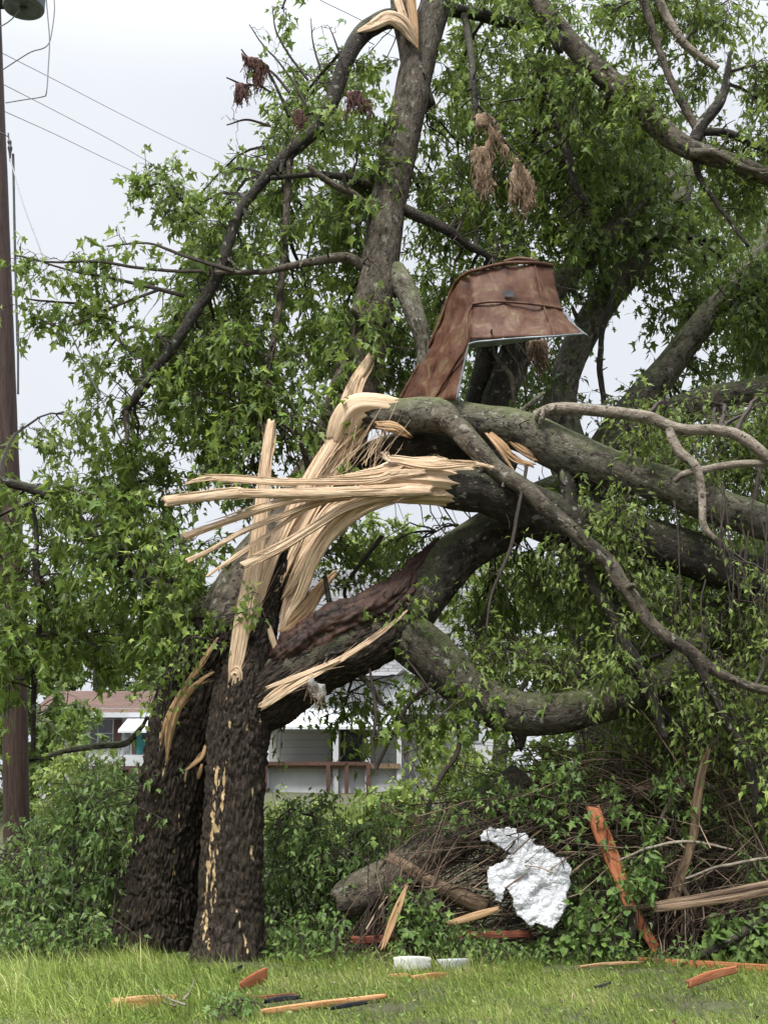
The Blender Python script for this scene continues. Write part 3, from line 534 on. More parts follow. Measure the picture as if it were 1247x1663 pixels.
Cbb, _ = limb([(706, 786, 12.3, 31), (750, 791, 12.3, 36), (790, 797, 12.35, 38), (840, 818, 12.4, 42), (890, 842, 12.5, 43), (950, 856, 12.55, 42), (1050, 880, 12.6, 40), (1130, 905, 12.6, 38), (1200, 930, 12.6, 34), (1320, 960, 12.6, 28)], 'darkbark', 'bough', fb, sides=48, res=.03, lump=.12, lf=3, jag=(.2, 0), seed=41)
mb = MB(); P, r = path([(590, 792, 12.2, 12), (620, 786, 12.2, 26), (655, 781, 12.2, 35), (705, 783, 12.22, 35), (745, 788, 12.28, 33), (790, 796, 12.34, 28)]); sweep(mb, P, r, r * .85, sides=70, res=.012, groove=.22, lump=.14, lf=2, jag=(.3, 0), seed=42); mb.build('torn_wood', M['wood'], fb)
splinter(fb, [(690, 766, 12.02, 4), (640, 772, 11.98, 8), (600, 782, 11.95, 7), (500, 783, 11.9, 6), (450, 783, 11.88, 6), (380, 777, 11.85, 5), (335, 778, 11.82, 5), (302, 785, 11.8, 2)], .7, jag=(.05, .05))
splinter(fb, [(700, 796, 12.02, 8), (660, 796, 11.98, 12), (600, 798, 11.92, 10), (500, 801, 11.86, 9), (400, 801, 11.8, 8), (385, 800, 11.8, 10), (330, 805, 11.76, 9), (268, 815, 11.72, 9)], .7, jag=(.05, .04))
splinter(fb, [(610, 800, 12.1, 5), (560, 803, 12.05, 7), (480, 813, 12.0, 6), (420, 827, 11.95, 6), (360, 850, 11.92, 6), (298, 872, 11.9, 7)], .7, jag=(.05, .03))
splinter(fb, [(590, 806, 12.12, 4), (520, 815, 12.06, 5), (450, 842, 12.0, 5), (390, 866, 11.96, 4.5), (345, 893, 11.92, 4), (304, 912, 11.9, 5)], .8, jag=(.05, .02))
splinter(fb, [(560, 806, 12.14, 3), (500, 825, 12.1, 4), (440, 866, 12.05, 3), (390, 900, 12.0, 3), (336, 936, 11.95, 2)], .8, jag=(.03, .02))
splinter(fb, [(690, 803, 12.06, 4), (620, 806, 12.04, 9), (560, 825, 12.0, 8), (500, 862, 11.98, 7), (450, 892, 11.95, 7), (394, 918, 11.92, 7)], .6, jag=(.05, .05))
splinter(fb, [(720, 800, 12.1, 6), (650, 803, 12.12, 14), (590, 822, 12.16, 16), (540, 860, 12.2, 15), (508, 910, 12.25, 12), (487, 960, 12.3, 9), (470, 995, 12.34, 5), (458, 1025, 12.36, 2)], .45, jag=(.05, .08))
splinter(fb, [(690, 805, 12.2, 6), (610, 812, 12.24, 12), (550, 850, 12.3, 13), (510, 890, 12.34, 12), (480, 940, 12.38, 10), (465, 965, 12.4, 3)], .45, jag=(.05, .08))
splinter(fb, [(725, 748, 12.1, 4), (700, 748, 12.08, 8), (650, 752, 12.1, 8), (620, 762, 12.12, 6), (560, 772, 12.15, 2)], .6, jag=(.04, .08))
splinter(fb, [(650, 760, 12.0, 3), (600, 768, 12.0, 4), (545, 775, 12.02, 2)], .7)
splinter(fb, [(800, 758, 12.0, 2), (760, 753, 12.02, 5), (700, 755, 12.02, 9), (640, 746, 12.04, 6), (630, 742, 12.06, 2)], .4)
# ------------------------------------------------------------------ trees behind and the leaning limb at top right
bt = empty('leaning_tree', W(985, 1280, 16.0) * [1, 1, 0] + [0, 0, gz(0, 16)], 'big forked tree with grey furrowed stems behind the fallen limbs', 'tree')
Cg0, _ = limb([(1000, 1420, 16.0, 50), (985, 1250, 16.0, 46), (965, 1000, 16.0, 44), (960, 850, 16.0, 44), (955, 760, 16.0, 40)], 'darkbark', 'trunk', bt, sides=36, res=.06, lump=.14)
Cg1, _ = limb([(940, 790, 16.0, 34), (905, 690, 16.0, 34), (914, 625, 16.0, 25), (940, 560, 16.1, 25), (985, 480, 16.2, 25), (1035, 425, 16.3, 24), (1075, 380, 16.5, 20), (1110, 310, 16.7, 14), (1140, 230, 16.9, 9)], 'mossy', 'limb', bt, sides=30, res=.06, lump=.14, seed=51)
Cg2, _ = limb([(820, 640, 15.6, 18), (870, 520, 15.6, 20), (908, 458, 15.7, 20), (960, 412, 15.8, 19), (1005, 358, 15.9, 17), (1050, 310, 16.0, 13), (1100, 280, 16.1, 8)], 'mossy', 'limb', bt, sides=24, res=.05, lump=.14, seed=52)
Cg3, _ = limb([(960, 780, 15.9, 36), (1005, 700, 15.8, 30), (1060, 628, 15.7, 26), (1112, 562, 15.6, 23), (1150, 512, 15.5, 22), (1190, 470, 15.4, 17), (1230, 410, 15.4, 12), (1262, 330, 15.4, 8), (1275, 250, 15.4, 5)], 'mossy', 'limb', bt, sides=30, res=.06, lump=.14, seed=53)
Cg4, _ = limb([(985, 760, 15.6, 28), (1060, 692, 15.3, 29), (1130, 655, 15.0, 26), (1200, 638, 14.8, 22), (1290, 620, 14.7, 18)], 'mossy', 'limb', bt, sides=26, res=.06, lump=.14, seed=54)
Cg5, _ = limb([(760, 740, 15.6, 16), (775, 650, 15.6, 19), (790, 580, 15.6, 17), (800, 520, 15.6, 14)], 'darkbark', 'limb', bt, sides=20, lump=.14)
Cg6, _ = limb([(790, 740, 15.4, 20), (805, 650, 15.4, 22), (830, 570, 15.4, 18), (860, 500, 15.4, 14)], 'darkbark', 'limb', bt, sides=20, lump=.14)
Cg7, _ = limb([(1010, 385, 16.0, 9), (1040, 395, 16.0, 8), (1090, 385, 16.0, 6), (1160, 390, 16.0, 5)], 'darkbark', 'branch', bt, sides=10)
limb([(980, 660, 14.6, 4), (975, 590, 14.6, 5), (985, 520, 14.6, 4), (1005, 450, 14.6, 3)], 'darkbark', 'branch', bt, sides=8, wob=.06)
ht = empty('hanging_bough', W(1080, 205, 12.6), 'long bare grey bough sweeping down across the top right sky', 'bough')
Ch1, _ = limb([(850, -40, 12.9, 13), (872, 0, 12.9, 15), (912, 52, 12.8, 16), (960, 106, 12.7, 17), (1012, 152, 12.6, 18), (1068, 204, 12.6, 19), (1120, 241, 12.5, 17), (1190, 266, 12.5, 14), (1290, 306, 12.5, 13)], 'stem', 'bough', ht, sides=24, res=.03, lump=.13, seed=61)
Ch2, _ = limb([(1125, 232, 12.5, 11), (1140, 205, 12.5, 10), (1166, 172, 12.5, 9), (1178, 135, 12.5, 6), (1185, 85, 12.5, 3)], 'darkbark', 'branch', ht, sides=12)
Ch3, _ = limb([(1132, 212, 12.5, 7), (1100, 155, 12.5, 7), (1075, 90, 12.5, 6), (1050, 20, 12.5, 6), (1040, -30, 12.5, 5)], 'stem', 'branch', ht, sides=12)
Ch4, _ = limb([(1060, -30, 12.6, 6), (1085, 40, 12.6, 7), (1120, 80, 12.6, 6), (1165, 112, 12.6, 5)], 'palebark', 'branch', ht, sides=12)
Ch5, _ = limb([(1140, 214, 12.5, 7), (1185, 217, 12.5, 6), (1220, 235, 12.5, 6), (1270, 250, 12.5, 5)], 'darkbark', 'branch', ht, sides=12)
limb([(1120, 248, 12.4, 8), (1160, 250, 12.3, 6), (1215, 275, 12.3, 5), (1280, 280, 12.3, 4)], 'stem', 'branch', ht, sides=10)
limb([(1128, 252, 12.5, 6), (1140, 290, 12.5, 5), (1165, 330, 12.5, 4), (1215, 400, 12.5, 3)], 'darkbark', 'branch', ht, sides=8, wob=.05)
limb([(890, 40, 12.7, 8), (903, 70, 12.65, 9), (909, 85, 12.65, 4)], 'darkbark', 'branch', ht, sides=10, jag=(0, .05))
# ------------------------------------------------------------------ crowns
gaps = [[(20, 430), (200, 470), (215, 560), (120, 600), (40, 640)], [(925, 0), (985, 0), (1010, 90), (950, 105)], [(1150, 60), (1250, 30), (1250, 110), (1190, 150)], [(1075, 100), (1170, 115), (1170, 190), (1110, 200)], [(1075, 440), (1130, 430), (1110, 520), (1080, 560)], [(700, 440), (735, 440), (700, 520), (690, 470)], [(1020, 480), (1080, 400), (1100, 420), (1040, 540)], [(470, 570), (500, 600), (495, 700), (465, 680)], [(930, 560), (1000, 560), (990, 640), (950, 660)]]
mb = MB(); sk = np.concatenate([sub(c, 20) for c in (Ct1, Ct2, Ct3, Cb1, Cb2, Cb3, Cm[len(Cm) // 2:], Cr1, Cr2, Cr3, Cl1, Cl2)])
kw = dict(tm=MAPLES, ls=.122, nl=7, twl=(.15, .45))
grow(mb, sk, [(500, 95), (560, 85), (625, 110), (645, 200), (615, 300), (600, 430), (575, 520), (545, 600), (490, 620), (420, 560), (300, 560), (250, 540), (240, 480), (310, 470), (280, 420), (300, 300), (390, 270), (440, 210), (455, 150)], 12.9, 16.0, 190, holes=gaps, seed=1, clump=.44, cf=1.5, **kw)
grow(mb, sk, [(170, 560), (280, 520), (420, 560), (500, 640), (520, 740), (450, 820), (400, 900), (330, 960), (280, 900), (150, 860), (80, 720), (110, 640)], 12.8, 15.2, 150, holes=gaps, seed=2, clump=.45, cf=1.5, **kw)
grow(mb, sk, [(20, 720), (140, 800), (300, 880), (350, 960), (320, 1050), (240, 1075), (140, 1080), (80, 1060), (30, 1100), (10, 1180), (-60, 1180), (-60, 720)], 12.3, 14.6, 140, holes=gaps, seed=3, clump=.42, cf=1.5, **kw)
grow(mb, sk, [(720, -40), (860, -40), (880, 70), (930, 130), (960, 250), (950, 380), (880, 420), (740, 420), (660, 420), (660, 330), (700, 200), (740, 80)], 13.5, 16.5, 210, holes=gaps, seed=4, clump=.36, **kw)
grow(mb, sk, [(655, 400), (780, 400), (900, 420), (860, 470), (700, 560), (660, 640), (620, 640), (610, 540)], 13.8, 16.5, 60, holes=gaps, seed=5, **kw)
grow(mb, sk, [(470, 700), (560, 600), (600, 520), (560, 760), (500, 800)], 12.55, 12.9, 9, seed=43, maxd=.7, clump=.2, **kw)
grow(mb, sk, [(540, 480), (640, 440), (640, 620), (560, 640)], 12.7, 13.0, 7, seed=44, maxd=.7, clump=.2, **kw)
# leafy sprays reaching out over the sky on the left
for s in ([(330, 440, 12.8, 3), (250, 438, 12.7, 3), (160, 425, 12.6, 2.5), (80, 425, 12.5, 2), (25, 415, 12.5, 1.5)], [(300, 480, 12.9, 4), (200, 455, 12.8, 3), (120, 440, 12.7, 2), (50, 418, 12.7, 1.5)], [(260, 470, 12.8, 3), (180, 500, 12.7, 2.5), (110, 530, 12.6, 2), (55, 515, 12.6, 1.5)],
          [(200, 560, 12.8, 3), (150, 500, 12.8, 2.5), (90, 490, 12.7, 2), (40, 485, 12.7, 1.5)], [(330, 350, 13, 3), (300, 330, 13, 2.5), (260, 300, 13, 2), (230, 310, 13, 1.2)], [(300, 330, 13, 3), (270, 290, 13, 2), (255, 280, 13, 1)]):
    twiggy(mb, s, 18, 2, 5, ls=.11, side=.35)
for s in ([(500, 175, 13, 2.4), (460, 110, 13, 1.8), (430, 75, 13, 1.4), (405, 40, 13, .8)], [(500, 130, 13, 2.4), (470, 90, 13, 2), (448, 50, 13, 1.5), (442, 10, 13, .8)], [(470, 150, 13, 3), (440, 115, 13, 2), (400, 100, 13, 1.5)], [(520, 110, 13, 2), (510, 75, 13, 1.4), (505, 30, 13, .7)], [(440, 205, 13, 2.5), (400, 195, 13, 2), (368, 203, 13, 1.2)], [(560, 110, 13, 2), (545, 70, 13, 1.4), (535, 45, 13, .7)]):
    twiggy(mb, s, 3, 1, 2, ls=.10, side=.2)
twiggy(mb, [(470, -20, 13, 2), (462, 5, 13, 2), (458, 15, 13, 1)], 5, 2, 5, ls=.11, side=.2)
twiggy(mb, [(380, 440, 12.8, 4), (300, 415, 12.8, 3), (240, 395, 12.8, 2), (175, 400, 12.8, 1.5)], 6, 2, 3, ls=.11, side=.25)
# fine dark twigs through the crown
n = 260; q = np.stack([RNG.uniform(120, 960, n), RNG.uniform(60, 1000, n)], 1); q = q[~inpoly(q[:, 0], q[:, 1], [(0, 0), (480, 0), (200, 500), (0, 640)])]; S = np.array([W(a, b, d) for (a, b), d in zip(q, RNG.uniform(12.7, 14.5, len(q)))]); skp = sk; j = np.linalg.norm(S[:, None] - skp[None], axis=2).argmin(1); O = skp[j]; O = S + (O - S) * np.minimum(1, 1.6 / np.maximum(np.linalg.norm(O - S, axis=1), .01))[:, None]; t = np.linspace(0, 1, 9); tubes(mb, np.stack([bez(O, (O + S) / 2 + RNG.normal(size=S.shape) * .12, S, u) for u in t], 1) + RNG.normal(size=(len(q), 9, 3)) * .014, RNG.uniform(.006, .014, (len(q), 1)) * (1 - .7 * t)[None], 5, RNG.random(len(q))); mb.build('crown', [M['twig'], M['maple']], tree, smooth=False)
# crown of the tree behind, and the darker wood of leaves that closes the view
mb = MB(); sk = np.concatenate([sub(c, 16) for c in (Cg1, Cg2, Cg3, Cg4, Cg5, Cg6, Cg7)])
grow(mb, sk, [(930, 180), (1000, 200), (1090, 250), (1180, 290), (1300, 320), (1300, 660), (1180, 660), (1120, 560), (1060, 520), (1010, 470), (960, 480), (930, 420)], 15.4, 19, 200, holes=gaps, seed=6, ls=.138)
grow(mb, sk, [(880, 420), (990, 440), (960, 560), (900, 680), (780, 700), (700, 640), (760, 560)], 15.8, 19, 55, holes=gaps, seed=7, ls=.12)
grow(mb, sk, [(920, 60), (990, 130), (1090, 210), (1080, 280), (950, 300)], 13.6, 17, 75, holes=gaps, seed=8, ls=.11)
grow(mb, sk, [(900, 640), (1300, 600), (1300, 1000), (1100, 1000), (960, 900), (880, 800)], 16, 18.5, 100, seed=9, ls=.12)
grow(mb, sk, [(1150, 390), (1290, 380), (1290, 540), (1200, 540), (1160, 480)], 14.4, 15.6, 34, seed=40, ls=.12, maxd=1.5)
grow(mb, sk, [(930, 300), (1100, 300), (1080, 420), (1000, 480), (930, 440)], 15, 16.2, 18, seed=41, ls=.12, maxd=1.5, holes=gaps)
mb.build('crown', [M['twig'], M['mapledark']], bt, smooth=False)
mb = MB(); sk = np.concatenate([sub(c, 16) for c in (Ch1, Ch2, Ch3, Ch4, Ch5)])
for p, n in (([(975, -20), (1110, -20), (1100, 30), (1040, 60), (990, 50)], 26), ([(1105, -10), (1215, -10), (1210, 30), (1150, 45), (1110, 40)], 16), ([(985, 110), (1060, 100), (1075, 170), (1030, 200), (990, 170)], 22), ([(1215, 90), (1290, 80), (1290, 190), (1225, 180)], 16), ([(1130, 110), (1160, 110), (1150, 150), (1125, 150)], 5), ([(1120, 230), (1290, 200), (1290, 330), (1180, 330)], 40), ([(860, -20), (920, 0), (905, 40), (860, 40)], 14), ([(870, 90), (940, 100), (980, 180), (900, 200)], 20)):
    grow(mb, sk, p, 12.4, 13.6, n, seed=10, ls=.10, clump=.3, nt=7, maxd=1.2)
mb.build('foliage', [M['twig'], M['maple']], ht, smooth=False)
# foliage of the fallen limbs: thinner leaves on drooping shoots
mb = MB(); sk = np.concatenate([sub(c, 16) for c in (Ca[len(Ca) // 2:], Ca2[len(Ca2) // 3:], Ca3, Ca4, Ca5, Ca6, Ca7)])
kw = dict(tm=[NARROW, NARROW, SLIM], ls=.08, droop=.5, nt=8, nl=7, twl=(.2, .55))
grow(mb, sk, [(905, 790), (1000, 800), (1060, 850), (1040, 960), (960, 960), (880, 860)], 12.0, 13.0, 45, seed=11, **kw)
grow(mb, sk, [(960, 960), (1060, 960), (1150, 940), (1290, 930), (1290, 1240), (1160, 1240), (1060, 1180), (960, 1120)], 11.6, 13.8, 165, seed=12, **kw)
grow(mb, sk, [(990, 660), (1100, 640), (1290, 640), (1290, 860), (1150, 840), (1050, 740)], 12.1, 13.6, 90, seed=13, **kw)
for i in range(16):                                                     # thin hanging withes
    x = RNG.uniform(1090, 1240); y = RNG.uniform(780, 950); d = RNG.uniform(11.5, 12.2)
    twiggy(mb, [(x, y, d, 1.5), (x + RNG.uniform(-8, 12), y + 60, d, 1.3), (x + RNG.uniform(-10, 25), y + RNG.uniform(120, 190), d, 1)], 3, 1, 3, ls=.07, tm=NARROW, side=.15, droop=.7)
for s in ([(855, 755, 12.0, 3), (842, 830, 11.95, 3), (828, 890, 11.95, 3), (800, 960, 11.95, 2.5), (790, 1020, 11.95, 2)],):
    twiggy(mb, s, 3, 1, 3, ls=.07, tm=NARROW, side=.2)
mb.build('foliage', [M['twig'], M['fallen']], fa, smooth=False)
mb = MB(); sk = np.concatenate([sub(c, 16) for c in (Cbb, Cc2)])
grow(mb, sk, [(870, 850), (1000, 900), (1300, 960), (1300, 1100), (1100, 1150), (940, 1130), (860, 1000)], 12.8, 14.6, 110, seed=14, **kw)
grow(mb, sk, [(740, 1000), (860, 1030), (960, 1120), (900, 1130), (780, 1090)], 12.3, 13.0, 26, seed=15, **kw)
mb.build('foliage', [M['twig'], M['fallen']], fb, smooth=False)
# leaves round the big limb and hanging below it, part of the broken tree
mb = MB(); sk = np.concatenate([sub(c, 16) for c in (Cc1, Cc2, Cs, Cf)])
kw = dict(tm=MAPLES, ls=.10, droop=.5)
grow(mb, sk, [(560, 830), (700, 800), (720, 880), (640, 950), (560, 960), (520, 930)], 13.5, 15, 18, seed=16, **kw)
grow(mb, sk, [(720, 980), (830, 900), (960, 900), (980, 1100), (860, 1120), (780, 1060)], 13.3, 14.8, 32, seed=17, **kw)
grow(mb, sk, [(480, 1100), (620, 1090), (690, 1100), (760, 1160), (740, 1220), (560, 1200), (470, 1170)], 12.6, 14, 14, seed=18, maxd=1.2, **kw)
for p, n in (([(655, 960), (690, 960), (690, 1030), (660, 1030)], 5), ([(735, 1100), (800, 1100), (810, 1160), (740, 1150)], 7), ([(255, 1060), (340, 1000), (350, 1040), (300, 1100), (250, 1130)], 8), ([(380, 950), (420, 960), (380, 1020)], 3)):
    grow(mb, sk, p, 12.0, 12.5, n, nt=5, nl=6, ls=.075, tm=LOBED, seed=19, clump=0.2, maxd=.5)
for s in ([(600, 1085, 12.3, 2), (610, 1160, 12.3, 3), (605, 1210, 12.3, 2), (612, 1260, 12.3, 1.5)], [(700, 1110, 12.3, 4), (660, 1150, 12.5, 3), (610, 1250, 12.6, 3)], [(740, 1150, 12.4, 2), (745, 1215, 12.4, 4), (710, 1270, 12.4, 4), (690, 1330, 12.4, 3)], [(800, 960, 13.2, 3), (770, 1060, 13.2, 3), (765, 1160, 13.2, 2)], [(620, 870, 13.4, 4), (560, 960, 13.4, 3), (600, 1000, 13.4, 2)], [(660, 1070, 12.2, 2), (690, 1110, 12.2, 2), (720, 1160, 12.2, 1)], [(770, 1100, 12.1, 1.5), (740, 1140, 12.1, 1.5), (700, 1175, 12.1, 1)]):
    twiggy(mb, s, 4, 2, 4, ls=.1, side=.3)
mb.build('foliage', [M['twig'], M['maple']], tree, smooth=False)
# ------------------------------------------------------------------ shrubs and far trees
def shrub(name, label, px0, px1, ytop, Y0, Y1, n, mat, tm, ls, group=None, seed=0, shape=None, nt=7, nl=8, **k):
    cxp = (px0 + px1) / 2; b = W(cxp, 1500, (Y0 + Y1) / 2); b[2] = gz(b[0], b[1]); r = empty(name, b, label, 'shrub', group)
    st = MB(); sk = []
    for i in range(9):
        a = b + np.array([RNG.uniform(-.3, .3), RNG.uniform(-.3, .3), -.05]); e = W(RNG.uniform(px0, px1), RNG.uniform(ytop, ytop + 80), RNG.uniform(Y0, Y1)); m = (a + e) / 2 + RNG.normal(size=3) * .12
        sk.append(sweep(st, np.array([a, m, e]), np.array([.02, .014, .006]), sides=6)[::3])
    st.build('stem', M['twig'], r)
    mb = MB(); grow(mb, np.concatenate(sk), shape or [(px0, 1560), (px0 - 10, (ytop + 1560) / 2), (px0 + (px1 - px0) * .2, ytop + 30), (cxp, ytop), (px1 - (px1 - px0) * .2, ytop + 30), (px1 + 10, (ytop + 1560) / 2), (px1, 1560)], Y0, Y1, n, nt, nl, ls, tm, seed=seed, bias=0, **k)
    mb.build('foliage', [M['twig'], M[mat]], r, smooth=False); return r
shrub('shrub', 'blue green shrub left of the thick dark trunks, under the utility pole', -60, 225, 1290, 12.7, 14.8, 150, 'shrub', [NARROW, SLIM], .085, seed=21, shape=[(-60, 1545), (-60, 1370), (30, 1390), (60, 1290), (100, 1330), (125, 1260), (170, 1300), (190, 1255), (250, 1280), (235, 1350), (205, 1430), (190, 1530)], clump=.40, cf=1.8, twl=(.2, .6), droop=.15)
shrub('shrub', 'leafy green shrub right of the front trunk, before the white porch', 430, 600, 1300, 12.7, 14.8, 95, 'shrub', [OVATE, NARROW], .08, seed=22, shape=[(432, 1560), (432, 1420), (450, 1300), (480, 1390), (520, 1290), (560, 1380), (620, 1330), (600, 1420), (580, 1560)], clump=.40, cf=1.8, twl=(.2, .6), droop=.15)
shrub('shrub', 'dark green undergrowth shrub inside the brush at the lower right', 980, 1290, 1250, 13.2, 15.5, 240, 'fallen', MAPLES, .10, seed=23, shape=[(760, 1260), (900, 1200), (1290, 1160), (1290, 1480), (1000, 1450), (860, 1330)], clump=.4)
shrub('shrub', 'yellow green shrub behind the left trunk beside the brown roofed house', 70, 210, 1200, 24, 28, 80, 'bright', OVATE, .15, seed=24, shape=[(60, 1420), (70, 1260), (120, 1180), (170, 1240), (240, 1300), (240, 1420)], clump=.42, cf=.8)
shrub('shrub', 'bright yellow green shrub in front of the white porch railing', 430, 640, 1290, 24, 28, 85, 'bright', OVATE, .16, seed=25, shape=[(425, 1460), (430, 1310), (480, 1290), (560, 1320), (640, 1280), (700, 1300), (700, 1460)], clump=.4, cf=.8)
shrub('shrub', 'light green shrub at the gable corner of the grey house', 640, 800, 1160, 26, 30, 36, 'bright', OVATE, .17, seed=26, shape=[(640, 1320), (660, 1220), (720, 1170), (800, 1190), (840, 1320)], clump=.46, cf=.8)
def fartree(px, ytop, wd, Y, n, mat, label, ls=.3, seed=0, ybase=1300, **k):
    b = W(px, 1300, Y); b[2] = gz(b[0], b[1]); r = empty('tree', b, label, 'tree', 'trees behind the houses and limbs')
    st = MB(); top = W(px, ytop + 60, Y); C = sweep(st, np.array([b - [0, 0, .2], b * .6 + top * .4 + [.2, 0, 0], top]), np.array([.22, .16, .06]), sides=10); st.build('trunk', M['darkbark'], r)
    mb = MB(); grow(mb, C[len(C) // 4:], [(px - wd, ybase), (px - wd * 1.05, (ytop + ybase) / 2), (px - wd * .6, ytop + 30), (px, ytop), (px + wd * .6, ytop + 40), (px + wd, (ytop + ybase) / 2), (px + wd, ybase)], Y - 2, Y + 2, n, 7, 7, ls, LOBED, seed=seed, maxd=4, cf=.6, **k)
    mb.build('crown', [M['twig'], M[mat]], r, smooth=False)
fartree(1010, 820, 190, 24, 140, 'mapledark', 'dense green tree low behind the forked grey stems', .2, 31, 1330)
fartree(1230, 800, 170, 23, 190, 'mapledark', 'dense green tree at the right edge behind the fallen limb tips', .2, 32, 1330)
fartree(800, 850, 100, 30, 28, 'bright', 'light green tree seen through the arch under the lower fallen limb', .22, 33, 1000)
fartree(620, 830, 110, 56, 60, 'bright', 'light green tree rising behind the grey shingle roof', .36, 34, 1000)
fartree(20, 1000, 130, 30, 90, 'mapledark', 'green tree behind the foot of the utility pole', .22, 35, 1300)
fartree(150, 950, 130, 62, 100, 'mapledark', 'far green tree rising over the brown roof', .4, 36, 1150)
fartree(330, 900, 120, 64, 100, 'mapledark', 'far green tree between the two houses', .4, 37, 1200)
# ------------------------------------------------------------------ utility pole, transformer, lines
pb = W(26, 1450, 17.2); pb[2] = gz(pb[0], pb[1])
pole = empty('utility_pole', pb, 'tall brown wooden utility pole with grey transformer at left edge', 'utility pole')
mb = MB(); P, r = path([(30, 1520, 17.2, 22), (28, 1380, 17.2, 21), (22, 1000, 17.2, 20), (10, 700, 17.2, 19), (-1, 400, 17.2, 18), (-12, 100, 17.2, 17), (-22, -200, 17.2, 16)]); sweep(mb, P, r, sides=32, res=.08, lump=.03, seed=71); mb.build('shaft', M['pole'], pole)
M['galv'] = m_plain('galvanised grey metal', (.17, .19, .20), .5, .4, 9, .5, .4); M['steel'] = m_plain('dull dark steel', (.07, .07, .072), .5, .2, 12, .6)
M['wire'] = m_plain('weathered grey cable', (.2, .205, .21), .6, .1, 4)
c = W(39, 14, 16.6); rr = 33 * mpp(c); mb = MB(); th = np.linspace(0, 2 * np.pi, 40, endpoint=False)
prof = [(0, .03), (.75, .03), (.8, .0), (.97, 0), (1, .02), (1, .35), (1.015, .36), (1.015, .42), (1, .43), (1, .95), (.9, 1.02), (0, 1.04)]
V = np.array([[[c[0] + a * rr * math.cos(x), c[1] + a * rr * math.sin(x), c[2] + z * .95] for x in th] for a, z in prof]); mb.add(V, [grid_faces(len(prof), 40)]); tr = mb.build('transformer', M['galv'], pole)
mb = MB(); bx(mb, c[0] - .05, c[0] + .05, c[1] - .03, c[1] + .03, c[2] - .01, c[2] + .028); mb.build('drain_plug', M['steel'], tr, smooth=False)
for h_ in (.3, .75): mb = MB(); bx(mb, W(-8, 0, 17)[0], c[0], c[1] + .1, c[1] + .45, c[2] + h_, c[2] + h_ + .08); mb.build('bracket', M['steel'], pole, smooth=False)
for l in ([(-2, 45, 16.9, 1), (15, 35, 16.7, 1), (28, 22, 16.6, 1), (42, 0, 16.6, 1)], [(75, -10, 16.6, 1), (78, 25, 16.6, 1), (81, 65, 16.6, 1), (79, 110, 16.6, 1), (76, 150, 16.6, 1), (70, 157, 16.7, 1), (40, 162, 16.8, 1), (10, 167, 17, 1)], [(88, -10, 16.6, 1), (89, 18, 16.6, 1), (85, 50, 16.6, 1), (81, 68, 16.6, 1), (72, 78, 16.6, 1), (52, 84, 16.7, 1), (30, 97, 16.8, 1), (4, 114, 17, 1)]):
    mb = MB(); P, r = path(l); sweep(mb, P, np.full(len(P), .0095), sides=6, res=.06, lump=0); mb.build('jumper_cable', M['wire'], pole)
mb = MB(); P, r = path([(22, 250, 16.95, 2), (25, 405, 16.95, 2), (29, 560, 16.95, 2)]); sweep(mb, P, r, sides=6); P, r = path([(30, 640, 16.95, 3), (30, 520, 16.95, 3)]); sweep(mb, P, r * .6, sides=6); mb.build('conduit', M['steel'], pole)
mb = MB(); P, r = path([(14, 216, 16.9, 1.2), (15, 226, 16.9, 1.5), (16, 230, 16.9, 3.5), (17, 236, 16.9, 2.5), (17, 240, 16.9, 4), (17, 248, 16.9, 2.5), (17, 262, 16.9, 1)]); sweep(mb, P, r, sides=10, res=.01, lump=0); mb.build('insulator', M['steel'], pole)
mb = MB(); P, r = path([(-30, 207, 17.2, 1), (-8, 211, 16.99, 1), (14, 222, 17.0, 1)]); sweep(mb, P, r, sides=6); mb.build('band', M['steel'], pole)
def line(l, label, group='overhead lines from the pole', r=.006):
    mb = MB(); P, _r = path(l); sweep(mb, P, np.full(len(P), r), sides=6, res=.25, lump=0); tag(mb.build('power_line', M['wire'], smooth=True), label, 'power line', group)
line([(-2, 83, 17.2, 1), (100, 135, 20, 1), (200, 187, 24, 1), (320, 246, 30, 1), (480, 318, 42, 1)], 'highest grey overhead line sloping down from the pole into the leaves', r=.0065)
line([(2, 135, 17.2, 1), (90, 180, 20, 1), (190, 233, 24, 1), (290, 292, 30, 1), (420, 372, 42, 1)], 'middle grey overhead line sloping from the pole', r=.0065)
line([(6, 180, 17.2, 1), (90, 218, 20, 1), (190, 266, 24, 1), (295, 313, 30, 1), (420, 366, 42, 1)], 'lowest grey overhead line of the three from the pole', r=.0065)
line([(470, -30, 26, 1), (520, 0, 26, 1), (575, 27, 27, 1), (700, 90, 30, 1)], 'short stretch of overhead line above the broken top of the tree', None, r=.01)
line([(17, 258, 16.9, 1), (40, 335, 15, 1), (65, 402, 14, 1), (95, 490, 13.4, 1), (135, 585, 12.9, 1), (200, 720, 12.9, 1)], 'slack cable dropping from the pole insulator into the left branches', None, r=.009)
